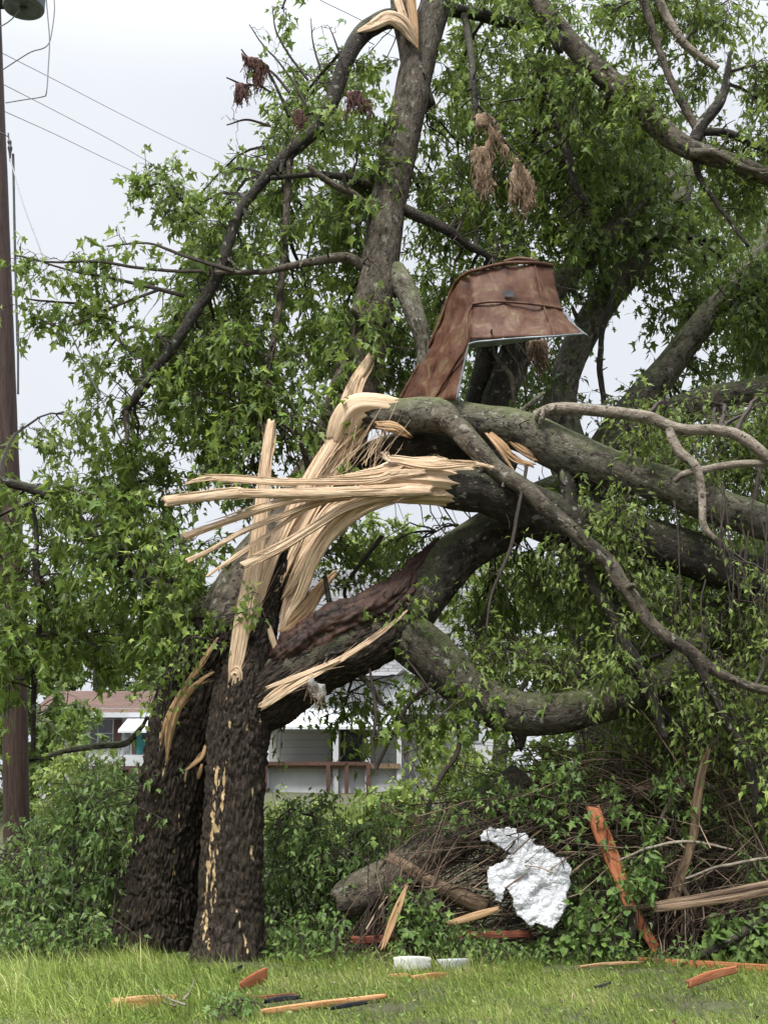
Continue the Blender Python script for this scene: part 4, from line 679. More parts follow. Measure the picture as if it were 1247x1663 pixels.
# ------------------------------------------------------------------ houses
def siding():
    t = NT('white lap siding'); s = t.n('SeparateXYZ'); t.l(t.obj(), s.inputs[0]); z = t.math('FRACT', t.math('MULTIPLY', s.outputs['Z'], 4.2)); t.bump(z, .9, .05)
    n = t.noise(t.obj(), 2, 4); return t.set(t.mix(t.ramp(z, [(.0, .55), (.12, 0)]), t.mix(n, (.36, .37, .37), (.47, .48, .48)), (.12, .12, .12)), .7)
def shingle(name, a, b_):
    t = NT(name); br = t.n('TexBrick'); t.l(t.obj(), br.inputs['Vector']); br.inputs['Scale'].default_value = 1.6
    for i, cc in ((1, a), (2, b_), (3, tuple(x * .5 for x in a))): br.inputs[i].default_value = cc + (1,)
    br.inputs['Mortar Size'].default_value = .035; n = t.noise(t.obj(), (1.5, 1.5, 6), 4); return t.set(t.mix(.35, br.outputs['Color'], t.ramp(n, [(.3, a), (.7, b_)])), .9)
M['siding'] = siding(); M['greysiding'] = siding(); M['greysiding'].name = 'grey lap siding'; M['shinglegrey'] = shingle('grey shingles', (.09, .09, .094), (.175, .175, .175)); M['shinglebrown'] = shingle('brown shingles', (.075, .043, .033), (.13, .082, .062))
M['white'] = m_plain('white paint', (.40, .41, .42), .5, .1, 3); M['glass'] = m_plain('dark window glass', (.03, .035, .04), .08, .3, 2, 0, .6, 0); M['teal'] = m_plain('teal door paint', (.03, .20, .19), .5, .08, 3); M['brownpaint'] = m_plain('brown painted trim', (.075, .038, .028), .6, .25, 3); M['awn'] = m_plain('white sheet metal', (.55, .57, .60), .35, .05, 2, .1)
def quadroof(mb, p, t=.15):
    p = np.array(p); mb.add(np.concatenate([p, p - [0, 0, t]]), [[[0, 1, 2, 3], [7, 6, 5, 4]] + [[i, i + 4, (i + 1) % 4 + 4, (i + 1) % 4] for i in range(4)]])
YA = 44.0
def zx(px, py, Y): p = W(px, py, Y); return p[0], p[2]
def part(name, m, par, f):
    mb = MB(); f(mb); return mb.build(name, M[m], par, smooth=False)
def rect(px0, px1, py0, py1, Y, t):                                     # box front face at depth Y seen between those photo pixels
    x0, z1 = zx(px0, py0, Y); x1, z0 = zx(px1, py1, Y); return lambda mb: bx(mb, x0, x1, Y, Y + t, z0, z1)
hA = empty('house', np.array([W(180, 1300, YA)[0], YA, gz(-12, YA)]), 'small white house with brown shingle roof and teal door', 'house')
part('wall', 'siding', hA, rect(60, 262, 1150, 1330, YA, 6))
def f(mb):
    a = [W(48, 1158, YA - .6), W(285, 1158, YA - .6), W(262, 1122, YA + 3), W(90, 1122, YA + 3)]; quadroof(mb, a); b_ = [W(90, 1122, YA + 3), W(262, 1122, YA + 3), W(262, 1122, YA + 3) + [0, 4, -1.2], W(90, 1122, YA + 3) + [0, 4, -1.2]]; quadroof(mb, b_)
part('roof', 'shinglebrown', hA, f); part('fascia', 'white', hA, rect(46, 287, 1157, 1165, YA - .68, .1))
for x0, x1 in ((148, 190),):
    wf = part('window', 'white', hA, rect(x0 - 3, x1 + 4, 1167, 1216, YA - .06, .1))
    part('pane', 'glass', wf, rect(x0, x0 + 9, 1170, 1212, YA - .09, .02)); part('pane', 'glass', wf, rect(x0 + 13, x1 - 8, 1170, 1190, YA - .09, .02)); part('pane', 'glass', wf, rect(x0 + 13, x1 - 8, 1192, 1212, YA - .09, .02))
    part('shutter', 'brownpaint', wf, rect(x1 - 4, x1 + 6, 1169, 1212, YA - .1, .04))
dr = part('door', 'teal', hA, rect(222, 246, 1182, 1224, YA - .06, .08)); part('pane', 'glass', dr, rect(231, 240, 1187, 1202, YA - .09, .02)); part('door_frame', 'brownpaint', hA, rect(216, 221, 1180, 1224, YA - .08, .06))
def f(mb): quadroof(mb, [W(192, 1186, YA - 2.6), W(275, 1186, YA - 2.6), W(275, 1162, YA - .1), W(212, 1162, YA - .1)], .08)
part('awning', 'awn', hA, f)
for x in (205, 268): part('post', 'galv', hA, rect(x - 2.5, x + 2.5, 1185, 1286, YA - 2.5, .1))
part('porch_deck', 'white', hA, rect(130, 285, 1226, 1244, YA - 2.6, 2.5)); part('rail', 'brownpaint', hA, rect(150, 285, 1244, 1250, YA - 2.75, .1))
for x in (153, 188, 212, 228, 262): part('baluster', 'brownpaint', hA, rect(x - 3, x + 3, 1250, 1290, YA - 2.75, .1))
part('skirt', 'white', hA, rect(130, 285, 1251, 1330, YA - 2.5, .06))
YB = 42.0
hB = empty('house', np.array([W(600, 1300, YB)[0], YB, gz(0, YB)]), 'grey shingled white house with a long porch behind the arched limb', 'house')
part('wall', 'greysiding', hB, rect(425, 830, 1080, 1340, YB, 7))
def f(mb):
    quadroof(mb, [W(415, 1092, YB - .5), W(850, 1092, YB - .5), W(800, 925, YB + 5), W(415, 925, YB + 5)]); a = W(415, 925, YB + 5); b_ = W(800, 925, YB + 5); quadroof(mb, [a, b_, b_ + [0, 6, -3], a + [0, 6, -3]])
part('roof', 'shinglegrey', hB, f)
part('fascia', 'white', hB, rect(415, 850, 1091, 1097, YB - .58, .1))
def f(mb):
    a, b_, c_ = W(575, 1160, YB - 1.2), W(735, 1160, YB - 1.2), W(655, 1092, YB - 1.2); d = np.array([0, 1.2, 0]); mb.add(np.array([a, b_, c_, a + d, b_ + d, c_ + d]), [[[0, 1, 2], [5, 4, 3]], [[0, 3, 4, 1], [1, 4, 5, 2], [2, 5, 3, 0]]])
part('gable', 'siding', hB, f)
def f(mb):
    a, b_, c_ = W(565, 1162, YB - 1.4), W(745, 1162, YB - 1.4), W(655, 1086, YB - 1.4); d = np.array([0, 1.6, 0]); quadroof(mb, [a, c_, c_ + d, a + d], .1); quadroof(mb, [c_, b_, b_ + d, c_ + d], .1)
part('gable_roof', 'shinglegrey', hB, f)
def f(mb): quadroof(mb, [W(428, 1180, YB - 3), W(650, 1180, YB - 3), W(650, 1150, YB - .05), W(428, 1150, YB - .05)], .08)
part('awning', 'awn', hB, f)
for x in (432, 545, 597, 648): part('post', 'white', hB, rect(x - 4, x + 4, 1179, 1290, YB - 2.9, .14))
wf = part('window', 'white', hB, rect(535, 592, 1182, 1240, YB - .06, .1)); part('pane', 'glass', wf, rect(538, 545, 1185, 1238, YB - .09, .02)); part('pane', 'glass', wf, rect(553, 588, 1185, 1238, YB - .09, .02))
wf = part('window', 'white', hB, rect(756, 782, 1166, 1206, YB - .06, .1)); part('pane', 'glass', wf, rect(761, 777, 1172, 1202, YB - .09, .02))
wl = part('side_wall', 'white', hB, rect(662, 830, 1100, 1340, YB - .03, .02))
part('rail', 'brownpaint', hB, rect(425, 600, 1237, 1243, YB - 3.1, .14))
for x in (430, 533, 563, 598): part('baluster', 'brownpaint', hB, rect(x - 3, x + 3, 1243, 1300, YB - 3.1, .1))
part('lattice', 'white', hB, rect(425, 650, 1244, 1330, YB - 2.7, .04)); part('porch_deck', 'oldwood', hB, rect(425, 650, 1240, 1248, YB - 3, 3))
# white tent-like trailer end by the pole foot
mb = MB(); p = np.array([W(55, 1338, 36), W(86, 1338, 36), W(86, 1272, 36), W(76, 1272, 36)]); d = np.array([0, 1.6, 0]); mb.add(np.concatenate([p, p + d]), [[[0, 1, 2, 3], [7, 6, 5, 4]] + [[i, i + 4, (i + 1) % 4 + 4, (i + 1) % 4] for i in range(4)]])
tag(mb.build('white_panel', M['white'], smooth=False), 'white slanted panel standing behind the foot of the utility pole', 'panel')
# ------------------------------------------------------------------ rusty bent metal sheet caught in the tree
def m_rust():
    t = NT('rusted sheet metal'); b = t.obj(); n = t.noise(b, (5, 5, 4), 8, .74, .6); f = t.noise(b, 60, 4, .75); st = t.noise(b, (30, 30, 3), 3)
    c = t.ramp(n, [(.36, (.025, .009, .005)), (.45, (.066, .022, .010)), (.53, (.088, .038, .018)), (.61, (.125, .082, .046)), (.74, (.18, .15, .11))]); c = t.mix(t.ramp(f, [(.5, 0), (.72, .45)]), c, (.11, .07, .042)); c = t.mix(t.ramp(st, [(.62, 0), (.75, .4)]), c, (.06, .03, .022))
    t.bump(t.math('ADD', n, f), .2, .006); return t.set(c, t.ramp(f, [(.3, .55), (.7, .8)]), 0, .3)
M['rust'] = m_rust()
sh = empty('metal_sheet', W(780, 600, 12.5), 'bent rusty brown metal sheet caught high in the tree above the torn limb', 'metal sheet')
def patch(rows, n=10, lumps=.035, seed=1):                                # rows of (px,py,Y) control points -> smooth grid
    G_ = np.array([[W(*p) for p in r] for r in rows]); R_ = len(rows); out_ = []
    def res(A, k): return np.stack([np.stack([np.interp(np.linspace(0, A.shape[0] - 1, k), np.arange(A.shape[0]), A[:, j, d]) for d in range(3)], -1) for j in range(A.shape[1])], 1)
    A = res(G_, (R_ - 1) * n + 1); A = res(A.transpose(1, 0, 2), (len(rows[0]) - 1) * n + 1).transpose(1, 0, 2)
    A[..., 1] += lumps * 2 * (fbm(A * 5, seed, 3) - .5); A[..., 2] += lumps * .5 * (fbm(A * 6, seed + 9, 2) - .5); return A
mb = MB()
A1 = patch([[(762, 444, 12.45), (818, 432, 12.4), (868, 431, 12.45), (896, 434, 12.6)], [(764, 470, 12.4), (818, 462, 12.32), (874, 464, 12.36), (903, 468, 12.55)], [(767, 494, 12.36), (818, 490, 12.28), (880, 495, 12.3), (912, 501, 12.5)], [(764, 520, 12.3), (820, 520, 12.2), (890, 522, 12.22), (922, 520, 12.42)], [(762, 551, 12.25), (820, 549, 12.14), (898, 546, 12.12), (946, 542, 12.35)]], 8)
mb.add(A1, [grid_faces(A1.shape[0], A1.shape[1], False)])
A2 = patch([[(770, 444, 12.49), (748, 455, 12.6), (733, 478, 12.8)], [(773, 480, 12.42), (742, 500, 12.62), (715, 525, 12.9)], [(770, 520, 12.37), (730, 540, 12.62), (699, 560, 12.95)], [(762, 560, 12.31), (718, 600, 12.62), (676, 600, 12.98)], [(741, 650, 12.3), (700, 652, 12.62), (648, 652, 13.0)]], 8, .07, 3)
mb.add(A2, [grid_faces(A2.shape[0], A2.shape[1], False)]); o = mb.build('panel', M['rust'], sh, smooth=True); solid(o, .006)
def rib(l, m='rust', name='seam', rr=.014):
    mb = MB(); P, r = path(l); sweep(mb, P, np.full(len(P), rr), sides=8, res=.02, lump=.2); return mb.build(name, M[m], sh)
rib([(766, 494, 12.33, 1), (800, 490, 12.27, 1), (845, 492, 12.26, 1), (880, 496, 12.27, 1), (913, 502, 12.47, 1)]); rib([(766, 496, 12.33, 1), (758, 516, 12.3, 1), (757, 560, 12.25, 1), (735, 598, 12.42, 1), (704, 650, 12.58, 1)]); rib([(868, 431, 12.43, 1), (876, 465, 12.33, 1), (882, 496, 12.28, 1)], rr=.009); rib([(882, 497, 12.28, 1), (892, 522, 12.2, 1), (900, 546, 12.1, 1)], rr=.009)
rib([(763, 441, 12.44, 1), (818, 428, 12.38, 1), (868, 427, 12.43, 1), (897, 431, 12.58, 1)], rr=.02); rib([(763, 441, 12.44, 1), (746, 452, 12.6, 1), (732, 476, 12.8, 1), (699, 556, 12.93, 1), (648, 650, 12.98, 1)], rr=.02); rib([(818, 425, 12.5, 1), (842, 420, 12.5, 1), (872, 424, 12.5, 1)], rr=.025)
rib([(741, 650, 12.28, 1), (758, 572, 12.26, 1), (764, 558, 12.24, 1), (800, 553, 12.15, 1), (850, 549, 12.12, 1), (900, 546, 12.1, 1), (946, 542, 12.33, 1)], 'galv', 'folded_edge', .012)
A3 = patch([[(762, 552, 12.26), (820, 550, 12.15), (870, 548, 12.13)], [(766, 566, 12.42), (820, 560, 12.35), (862, 552, 12.3)]], 8, .01); mb = MB(); mb.add(A3, [grid_faces(A3.shape[0], A3.shape[1], False)]); solid(mb.build('folded_edge', M['galv'], sh), .005)
A4 = patch([[(912, 502, 12.49), (922, 510, 12.5)], [(922, 522, 12.41), (936, 530, 12.45)], [(946, 542, 12.34), (956, 546, 12.4)]], 8, .01); mb = MB(); mb.add(A4, [grid_faces(A4.shape[0], A4.shape[1], False)]); solid(mb.build('torn_corner', M['galv'], sh), .005)
th = np.linspace(0, 2 * np.pi, 14, endpoint=False); c = W(826, 477, 12.27); mb = MB(); mb.add(np.concatenate([[c]] + [np.stack([c[0] + np.cos(th) * .06 * k, np.full(14, c[1] - .004), c[2] + np.sin(th) * .038 * k], 1) for k in (.6, 1)]), [[[0, 1 + (i + 1) % 14, 1 + i] for i in range(14)], [[1 + i, 1 + (i + 1) % 14, 15 + (i + 1) % 14, 15 + i] for i in range(14)]]); mb.build('nail_washer', M['steel'], sh)
# ------------------------------------------------------------------ insulation rags hanging in the branches
def m_rag(name, a, b_):
    t = NT(name); v = t.obj(); n = t.noise(v, (16, 16, 6), 5, .7, .6); f = t.noise(v, (80, 80, 20), 3); c = t.ramp(n, [(.3, tuple(x * .45 for x in a)), (.5, a), (.7, b_)]); t.bump(t.math('ADD', n, f), 1, .03); return t.set(c, .95)
M['rag'] = m_rag('tan glass wool', (.24, .16, .10), (.42, .32, .235)); M['ragred'] = m_rag('reddish glass wool', (.11, .055, .044), (.21, .125, .105))
M['plasterlike'] = m_rag('pale grey cloth', (.34, .33, .31), (.46, .45, .43))
def rag(poly, Y, label, mat='rag', thick=.05, amp=.1, seed=1, strands=30, step=4):
    mb = MB(); polysheet(mb, poly, lambda x, y: Y + amp * 2 * (fbm(np.stack([x / 7, y / 40, x * 0], -1), seed, 3) - .5) + .04 * (vn(np.stack([x / 5, y / 9, x * 0], -1), seed + 4) - .5), step)
    o = mb.build('hanging_rag', M[mat]); solid(o, thick); o.modifiers['thickness'].offset = 0; tag(o, label, 'rag', 'insulation rags caught in the branches')
    s = MB(); X = np.array(poly, float); n = strands; i = RNG.integers(0, len(X), n); S = np.array([W(x, y, Y) for x, y in X[i] + RNG.normal(size=(n, 2)) * 3]); E = S + np.stack([RNG.normal(size=n) * .04, RNG.normal(size=n) * .04, -RNG.uniform(.05, .22, n)], 1); tubes(s, np.stack([bez(S, (S + E) / 2 + RNG.normal(size=S.shape) * .03, E, u) for u in (0, .3, .6, 1)], 1), np.full((n, 4), .0035), 4)
    k = strands * 5; q = RNG.uniform(X.min(0), X.max(0), (k * 5, 2)); q = q[inpoly(q[:, 0], q[:, 1], poly)][:k]; S = np.array([W(x, y, Y + RNG.uniform(-amp - .03, 0)) for x, y in q]); E = S + np.stack([RNG.normal(size=len(q)) * .03, RNG.normal(size=len(q)) * .02, -RNG.uniform(.04, .16, len(q))], 1)
    tubes(s, np.stack([bez(S, (S + E) / 2 + RNG.normal(size=S.shape) * .025, E, u) for u in (0, .3, .6, 1)], 1), np.repeat(RNG.uniform(.002, .006, (len(q), 1)), 4, 1), 4)
    q = s.build('strand', M[mat], o); return o
rag([(770, 190), (785, 183), (800, 190), (808, 205), (812, 220), (800, 222), (800, 240), (802, 262), (795, 270), (796, 285), (805, 300), (800, 312), (795, 305), (788, 320), (776, 305), (772, 290), (768, 270), (765, 250), (770, 235), (780, 240), (790, 236), (793, 215), (785, 205), (776, 210)], 12.75, 'long tattered tan rag of insulation with a hole, hanging from a dark twig', seed=3)
rag([(838, 256), (845, 265), (858, 278), (866, 290), (871, 305), (868, 325), (862, 330), (858, 328), (858, 342), (850, 346), (846, 335), (848, 322), (840, 315), (834, 318), (833, 332), (828, 330), (828, 310), (829, 285), (834, 268)], 12.7, 'pale tan bundle of insulation shaped like a leaf, lower tip in two tails', seed=5)
rag([(808, 212), (816, 228), (828, 248), (822, 252), (814, 245), (806, 225)], 12.72, 'small scrap of tan insulation between the two big tan rags', seed=6, strands=8)
rag([(393, 88), (402, 93), (412, 94), (424, 96), (434, 108), (437, 116), (428, 120), (424, 135), (414, 142), (410, 130), (414, 112), (404, 106), (398, 104)], 12.9, 'twisted pinkish brown rag against the sky at the tips of bare twigs', 'ragred', seed=7, step=3)
rag([(383, 136), (395, 137), (404, 137), (402, 150), (396, 158), (390, 162), (384, 170), (384, 150)], 12.9, 'small frayed brown rag against the sky, below the pinkish one', 'ragred', seed=8, step=3, strands=14)
rag([(862, 553), (885, 552), (889, 570), (884, 585), (876, 592), (866, 575), (860, 565)], 12.9, 'brown scrap of insulation hanging under the rusty sheet', seed=9)
rag([(563, 150), (580, 146), (592, 160), (606, 165), (602, 182), (590, 172), (575, 170), (565, 175)], 12.9, 'reddish rag tangled in twigs left of the tall stem', 'ragred', seed=10)
rag([(478, 180), (492, 178), (497, 195), (488, 208), (480, 200)], 12.8, 'little red brown scrap in leaves beside the hanging dark branch', 'ragred', seed=11, strands=8)
rag([(497, 1108), (508, 1102), (518, 1112), (528, 1112), (529, 1128), (520, 1142), (510, 1134), (502, 1124)], 12.0, 'white torn scrap stuck on the big limb under its pale splinters', 'rag', amp=.04, seed=12, strands=4).data.materials[0] = M['plasterlike']
# ------------------------------------------------------------------ debris
def m_foil():
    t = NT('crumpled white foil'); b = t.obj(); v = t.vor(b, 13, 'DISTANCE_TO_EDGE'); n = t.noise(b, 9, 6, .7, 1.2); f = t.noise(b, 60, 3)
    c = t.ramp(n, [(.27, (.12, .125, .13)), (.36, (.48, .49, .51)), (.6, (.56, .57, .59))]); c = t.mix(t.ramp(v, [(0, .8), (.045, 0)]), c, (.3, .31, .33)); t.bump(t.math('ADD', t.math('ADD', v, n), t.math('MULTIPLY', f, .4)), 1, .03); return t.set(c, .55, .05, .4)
M['foil'] = m_foil(); M['shinglebl'] = m_plain('black asphalt shingle', (.022, .024, .028), .9, .4, 60); M['plaster'] = m_plain('white plaster', (.52, .53, .49), .9, .2, 14, bump=.6); M['cement'] = m_plain('grey cement', (.32, .34, .33), .9, .25, 14, bump=.6)
fz = lambda x, y: 12.12 - (y - 1425) * .0016 + .10 * np.abs(fbm(np.stack([x / 34 + y / 90, y / 34, x * 0], -1), 4, 3) - .5) * 2 + .03 * np.abs(vn(np.stack([x / 7, y / 7, x * 0], -1), 6) - .5) + .10 * np.abs((x - 860) / 60) ** 2 * .3
fo = [(778, 1358), (786, 1349), (797, 1345), (812, 1343), (825, 1343), (838, 1347), (848, 1355), (855, 1356), (867, 1364), (868, 1371), (882, 1376), (895, 1384), (903, 1391), (916, 1394), (921, 1403), (926, 1413), (924, 1428), (925, 1440), (919, 1452), (921, 1468), (913, 1478), (910, 1491), (903, 1500), (897, 1509), (886, 1506), (876, 1500), (868, 1498), (862, 1505), (852, 1498), (842, 1490), (836, 1478), (832, 1464), (826, 1450), (821, 1440), (817, 1452), (815, 1467), (805, 1462), (803, 1450), (795, 1440), (790, 1425), (793, 1410), (806, 1404), (815, 1400), (822, 1396), (830, 1388), (820, 1384), (808, 1374), (797, 1368), (785, 1368)]
mb = MB(); fo = [(x + RNG.normal() * 1.6, y + RNG.normal() * 1.6) for k in range(len(fo)) for x, y in (fo[k], tuple((np.array(fo[k]) + np.array(fo[(k + 1) % len(fo)])) / 2))]; polysheet(mb, fo, fz, 2.6); o = mb.build('foil_sheet', M['foil']); solid(o, .03); tag(o, 'crumpled white foil-faced insulation sheet lying on the brush', 'foil sheet')
def bar(name, lst, th, mat, label, cat, group=None, pw=.35, jag=(.06, .08), groove=.12, lump=.08, sides=16, twist=0., wob=0.):
    mb = MB(); P, r = path(lst); sweep(mb, P, r, np.maximum(r * th, .006), sides=sides, res=.025, pw=pw, jag=jag, groove=groove, lump=lump, lf=2.5, twist=twist, wob=wob); return tag(mb.build(name, M[mat]), label, cat, group)
bar('broken_plank', [(962, 1312, 12.3, 10), (975, 1350, 12.25, 13), (1000, 1410, 12.2, 12), (1025, 1475, 12.15, 10), (1048, 1515, 12.1, 8), (1064, 1540, 12.08, 8)], .3, 'cedar', 'orange splintered plank leaning in the brush right of the foil sheet', 'plank', twist=.25)
bar('broken_stake', [(1088, 1475, 12.2, 10), (1104, 1425, 12.2, 8), (1124, 1360, 12.15, 7), (1131, 1300, 12.1, 7), (1140, 1250, 12.05, 6), (1149, 1220, 12.0, 3)], .9, 'oldwood', 'upright broken branch with pale splintered top at the lower right', 'broken branch', pw=.8, jag=(.05, .12), groove=.3)
bar('broken_board', [(1008, 1476, 12.0, 3), (1060, 1470, 12.0, 5), (1150, 1455, 11.95, 6), (1270, 1432, 11.9, 6)], .4, 'oldwood', 'upper of two weathered split boards lying across the brush', 'board', pw=.6, groove=.3)
bar('broken_board', [(1060, 1477, 11.9, 5), (1100, 1472, 11.9, 6), (1180, 1460, 11.85, 6), (1270, 1444, 11.8, 6)], .4, 'oldwood', 'lower split board with a square pale end, just under its twin', 'board', pw=.6, groove=.3, jag=(.02, .05))
bar('long_board', [(1018, 1558, 12.0, 5), (1080, 1563, 11.9, 6), (1160, 1569, 11.75, 8), (1270, 1578, 11.6, 10)], .5, 'cedar', 'long reddish board with pale torn left end on the grass edge', 'board', jag=(.1, .02))
bar('red_board', [(572, 1527, 12.3, 6), (640, 1524, 12.3, 6), (740, 1520, 12.3, 6), (862, 1516, 12.3, 6)], .6, 'redwood', 'dark red straight board below the brush pile, left of the foil', 'board')
bar('split_branch', [(630, 1393, 12.5, 11), (660, 1408, 12.45, 11), (695, 1430, 12.4, 11), (735, 1450, 12.4, 13), (790, 1475, 12.4, 14)], .8, 'oldwood', 'brown split timber lying over the fallen log', 'timber', pw=.7, groove=.3)
bar('split_branch', [(620, 1312, 13.0, 8), (650, 1325, 13.0, 10), (690, 1346, 13.0, 9)], .8, 'oldwood', 'short dark broken timber above the fallen log', 'timber', pw=.7, groove=.3)
bar('fence_stake', [(1026, 1480, 12.05, 7), (1024, 1520, 12.05, 8), (1020, 1560, 12.05, 8)], .9, 'darkbark', 'short grey upright stake below the leaning orange plank', 'stake', pw=.9)
bar('wood_strip', [(660, 1440, 12.1, 2), (648, 1470, 12.08, 6), (634, 1505, 12.05, 6), (622, 1540, 12.0, 3)], .4, 'rawwood', 'pale torn strip of wood standing in the left end of the brush', 'wood strip')
bar('wood_strip', [(728, 1500, 12.05, 4), (770, 1488, 12.05, 6), (808, 1476, 12.05, 4)], .5, 'rawwood', 'short pale strip of wood left of the foil sheet foot', 'wood strip')
bar('split_branch', [(1030, 1290, 12.6, 10), (1080, 1275, 12.6, 12), (1130, 1262, 12.6, 8)], .8, 'oldwood', 'split brown branch with pale inside, high in the right brush', 'timber', pw=.7, groove=.3)
bar('reddish_log', [(820, 1330, 12.9, 14), (850, 1300, 12.9, 16), (900, 1270, 12.9, 14), (945, 1240, 12.9, 10)], .8, 'redwood', 'reddish brown torn log rising behind the foil sheet', 'log', pw=.8, groove=.3)
mb = MB(); P, r = path([(548, 1466, 12.55, 20), (566, 1458, 12.55, 30), (640, 1425, 12.6, 36), (720, 1372, 12.7, 38), (800, 1312, 12.8, 36), (850, 1270, 12.9, 34)]); Clog = sweep(mb, P, r, sides=40, res=.03, lump=.1, jag=(.12, 0), seed=81); tag(mb.build('fallen_log', M['stem']), 'thick grey fallen log with pitted bark in the brush pile', 'log')
# pieces lying on the lawn
def flat(name, pts, hw, th, mat, label, cat, group=None, dz=.02, **k):
    P = np.array([G(x, y, dz + th * .5) for x, y in pts]); mb = MB(); sweep(mb, P, np.array(hw), np.full(len(P), th), sides=14, res=.02, pw=.35, jag=k.pop('jag', (.06, .08)), groove=.15, lump=.12, lf=4, seed=None, **k)
    return tag(mb.build(name, M[mat]), label, cat, group)
wc = 'torn wood pieces on the lawn'
flat('wood_chunk', [(190, 1640), (235, 1638), (285, 1632)], [.03, .05, .03], .012, 'cedarlt', 'flat orange splinter of wood at the bottom left of the lawn', 'wood piece', wc, dz=.06, jag=(.15, .12))
flat('wood_chunk', [(390, 1612), (412, 1604), (432, 1596)], [.03, .055, .06], .012, 'cedar', 'small jagged orange piece on the lawn before the front trunk', 'wood piece', wc, dz=.055, jag=(.1, .06))
flat('wood_chunk', [(430, 1650), (520, 1641), (622, 1631)], [.02, .022, .015], .02, 'cedarlt', 'long thin orange strip at the bottom middle of the lawn', 'wood piece', wc, dz=.03)
flat('wood_chunk', [(1118, 1618), (1150, 1607), (1196, 1596)], [.03, .038, .03], .012, 'cedar', 'thick orange split piece lying on the right of the lawn', 'wood piece', wc, dz=.1, jag=(.12, .1))
flat('wood_chunk', [(672, 1592), (700, 1590), (722, 1587)], [.02, .035, .02], .01, 'cedarlt', 'tiny orange chip on the lawn before the white block', 'wood piece', wc)
flat('wood_chunk', [(635, 1588), (648, 1587), (660, 1587)], [.012, .02, .012], .01, 'cedarlt', 'tiny orange chip left of the bigger chip before the white block', 'wood piece', wc)
flat('brick_chunk', [(198, 1543), (235, 1540), (270, 1536)], [.05, .06, .05], .035, 'cedar', 'dull red slab lying at the foot of the left trunk', 'slab', dz=.06)
flat('thin_board', [(402, 1625), (440, 1622), (480, 1620)], [.012, .014, .01], .012, 'redwood', 'thin dark red stick on the lawn right of the jagged orange piece', 'stick')
flat('thin_board', [(940, 1582), (985, 1578), (1040, 1576)], [.012, .014, .01], .012, 'rawwood', 'thin pale stick on the grass edge left of the long reddish board', 'stick', dz=.04)
flat('plaster_block', [(641, 1574), (668, 1575), (697, 1573)], [.06, .07, .055], .035, 'plaster', 'white broken plaster block at the grass edge', 'block', dz=.05, jag=(.07, .07))
flat('cement_block', [(716, 1574), (738, 1574), (762, 1570)], [.05, .055, .035], .025, 'cement', 'grey broken cement block right of the white one', 'block', dz=.04, jag=(.07, .07))
sg = 'black shingle scraps on the lawn'
for p, l, hw in (([(50, 1603), (66, 1598), (80, 1592)], 'black shingle scrap in the long grass at the left', .05), ([(370, 1592), (382, 1588), (392, 1582)], 'black shingle scrap right of centre trunk foot, above the jagged orange piece', .045), ([(430, 1636), (458, 1632), (485, 1631)], 'flat dark grey scrap above the long thin orange strip', .05), ([(540, 1652), (566, 1648), (592, 1645)], 'dark scrap under the right end of the long orange strip', .04), ([(968, 1612), (980, 1610), (990, 1606)], 'small black scrap on the lawn under the leaning plank', .03), ([(800, 1508), (830, 1504), (865, 1498)], 'dark shingle slab under the foil sheet', .09)):
    flat('shingle_scrap', p, [hw * .3, hw * .4, hw * .3], .006, 'shinglebl', l, 'shingle', sg, dz=.05)
mb = MB()
for a in ([(245, 1610), (270, 1640), (300, 1672)], [(262, 1632), (285, 1655)], [(318, 1596), (308, 1630), (298, 1660)]):
    P = np.array([G(x, y, .05 + .06 * i) for i, (x, y) in enumerate(a)]); sweep(mb, P, np.linspace(.006, .01, len(P)), sides=6, lump=.1)
tag(mb.build('forked_stick', M['palebark']), 'pale forked stick on the lawn at the bottom left', 'stick')
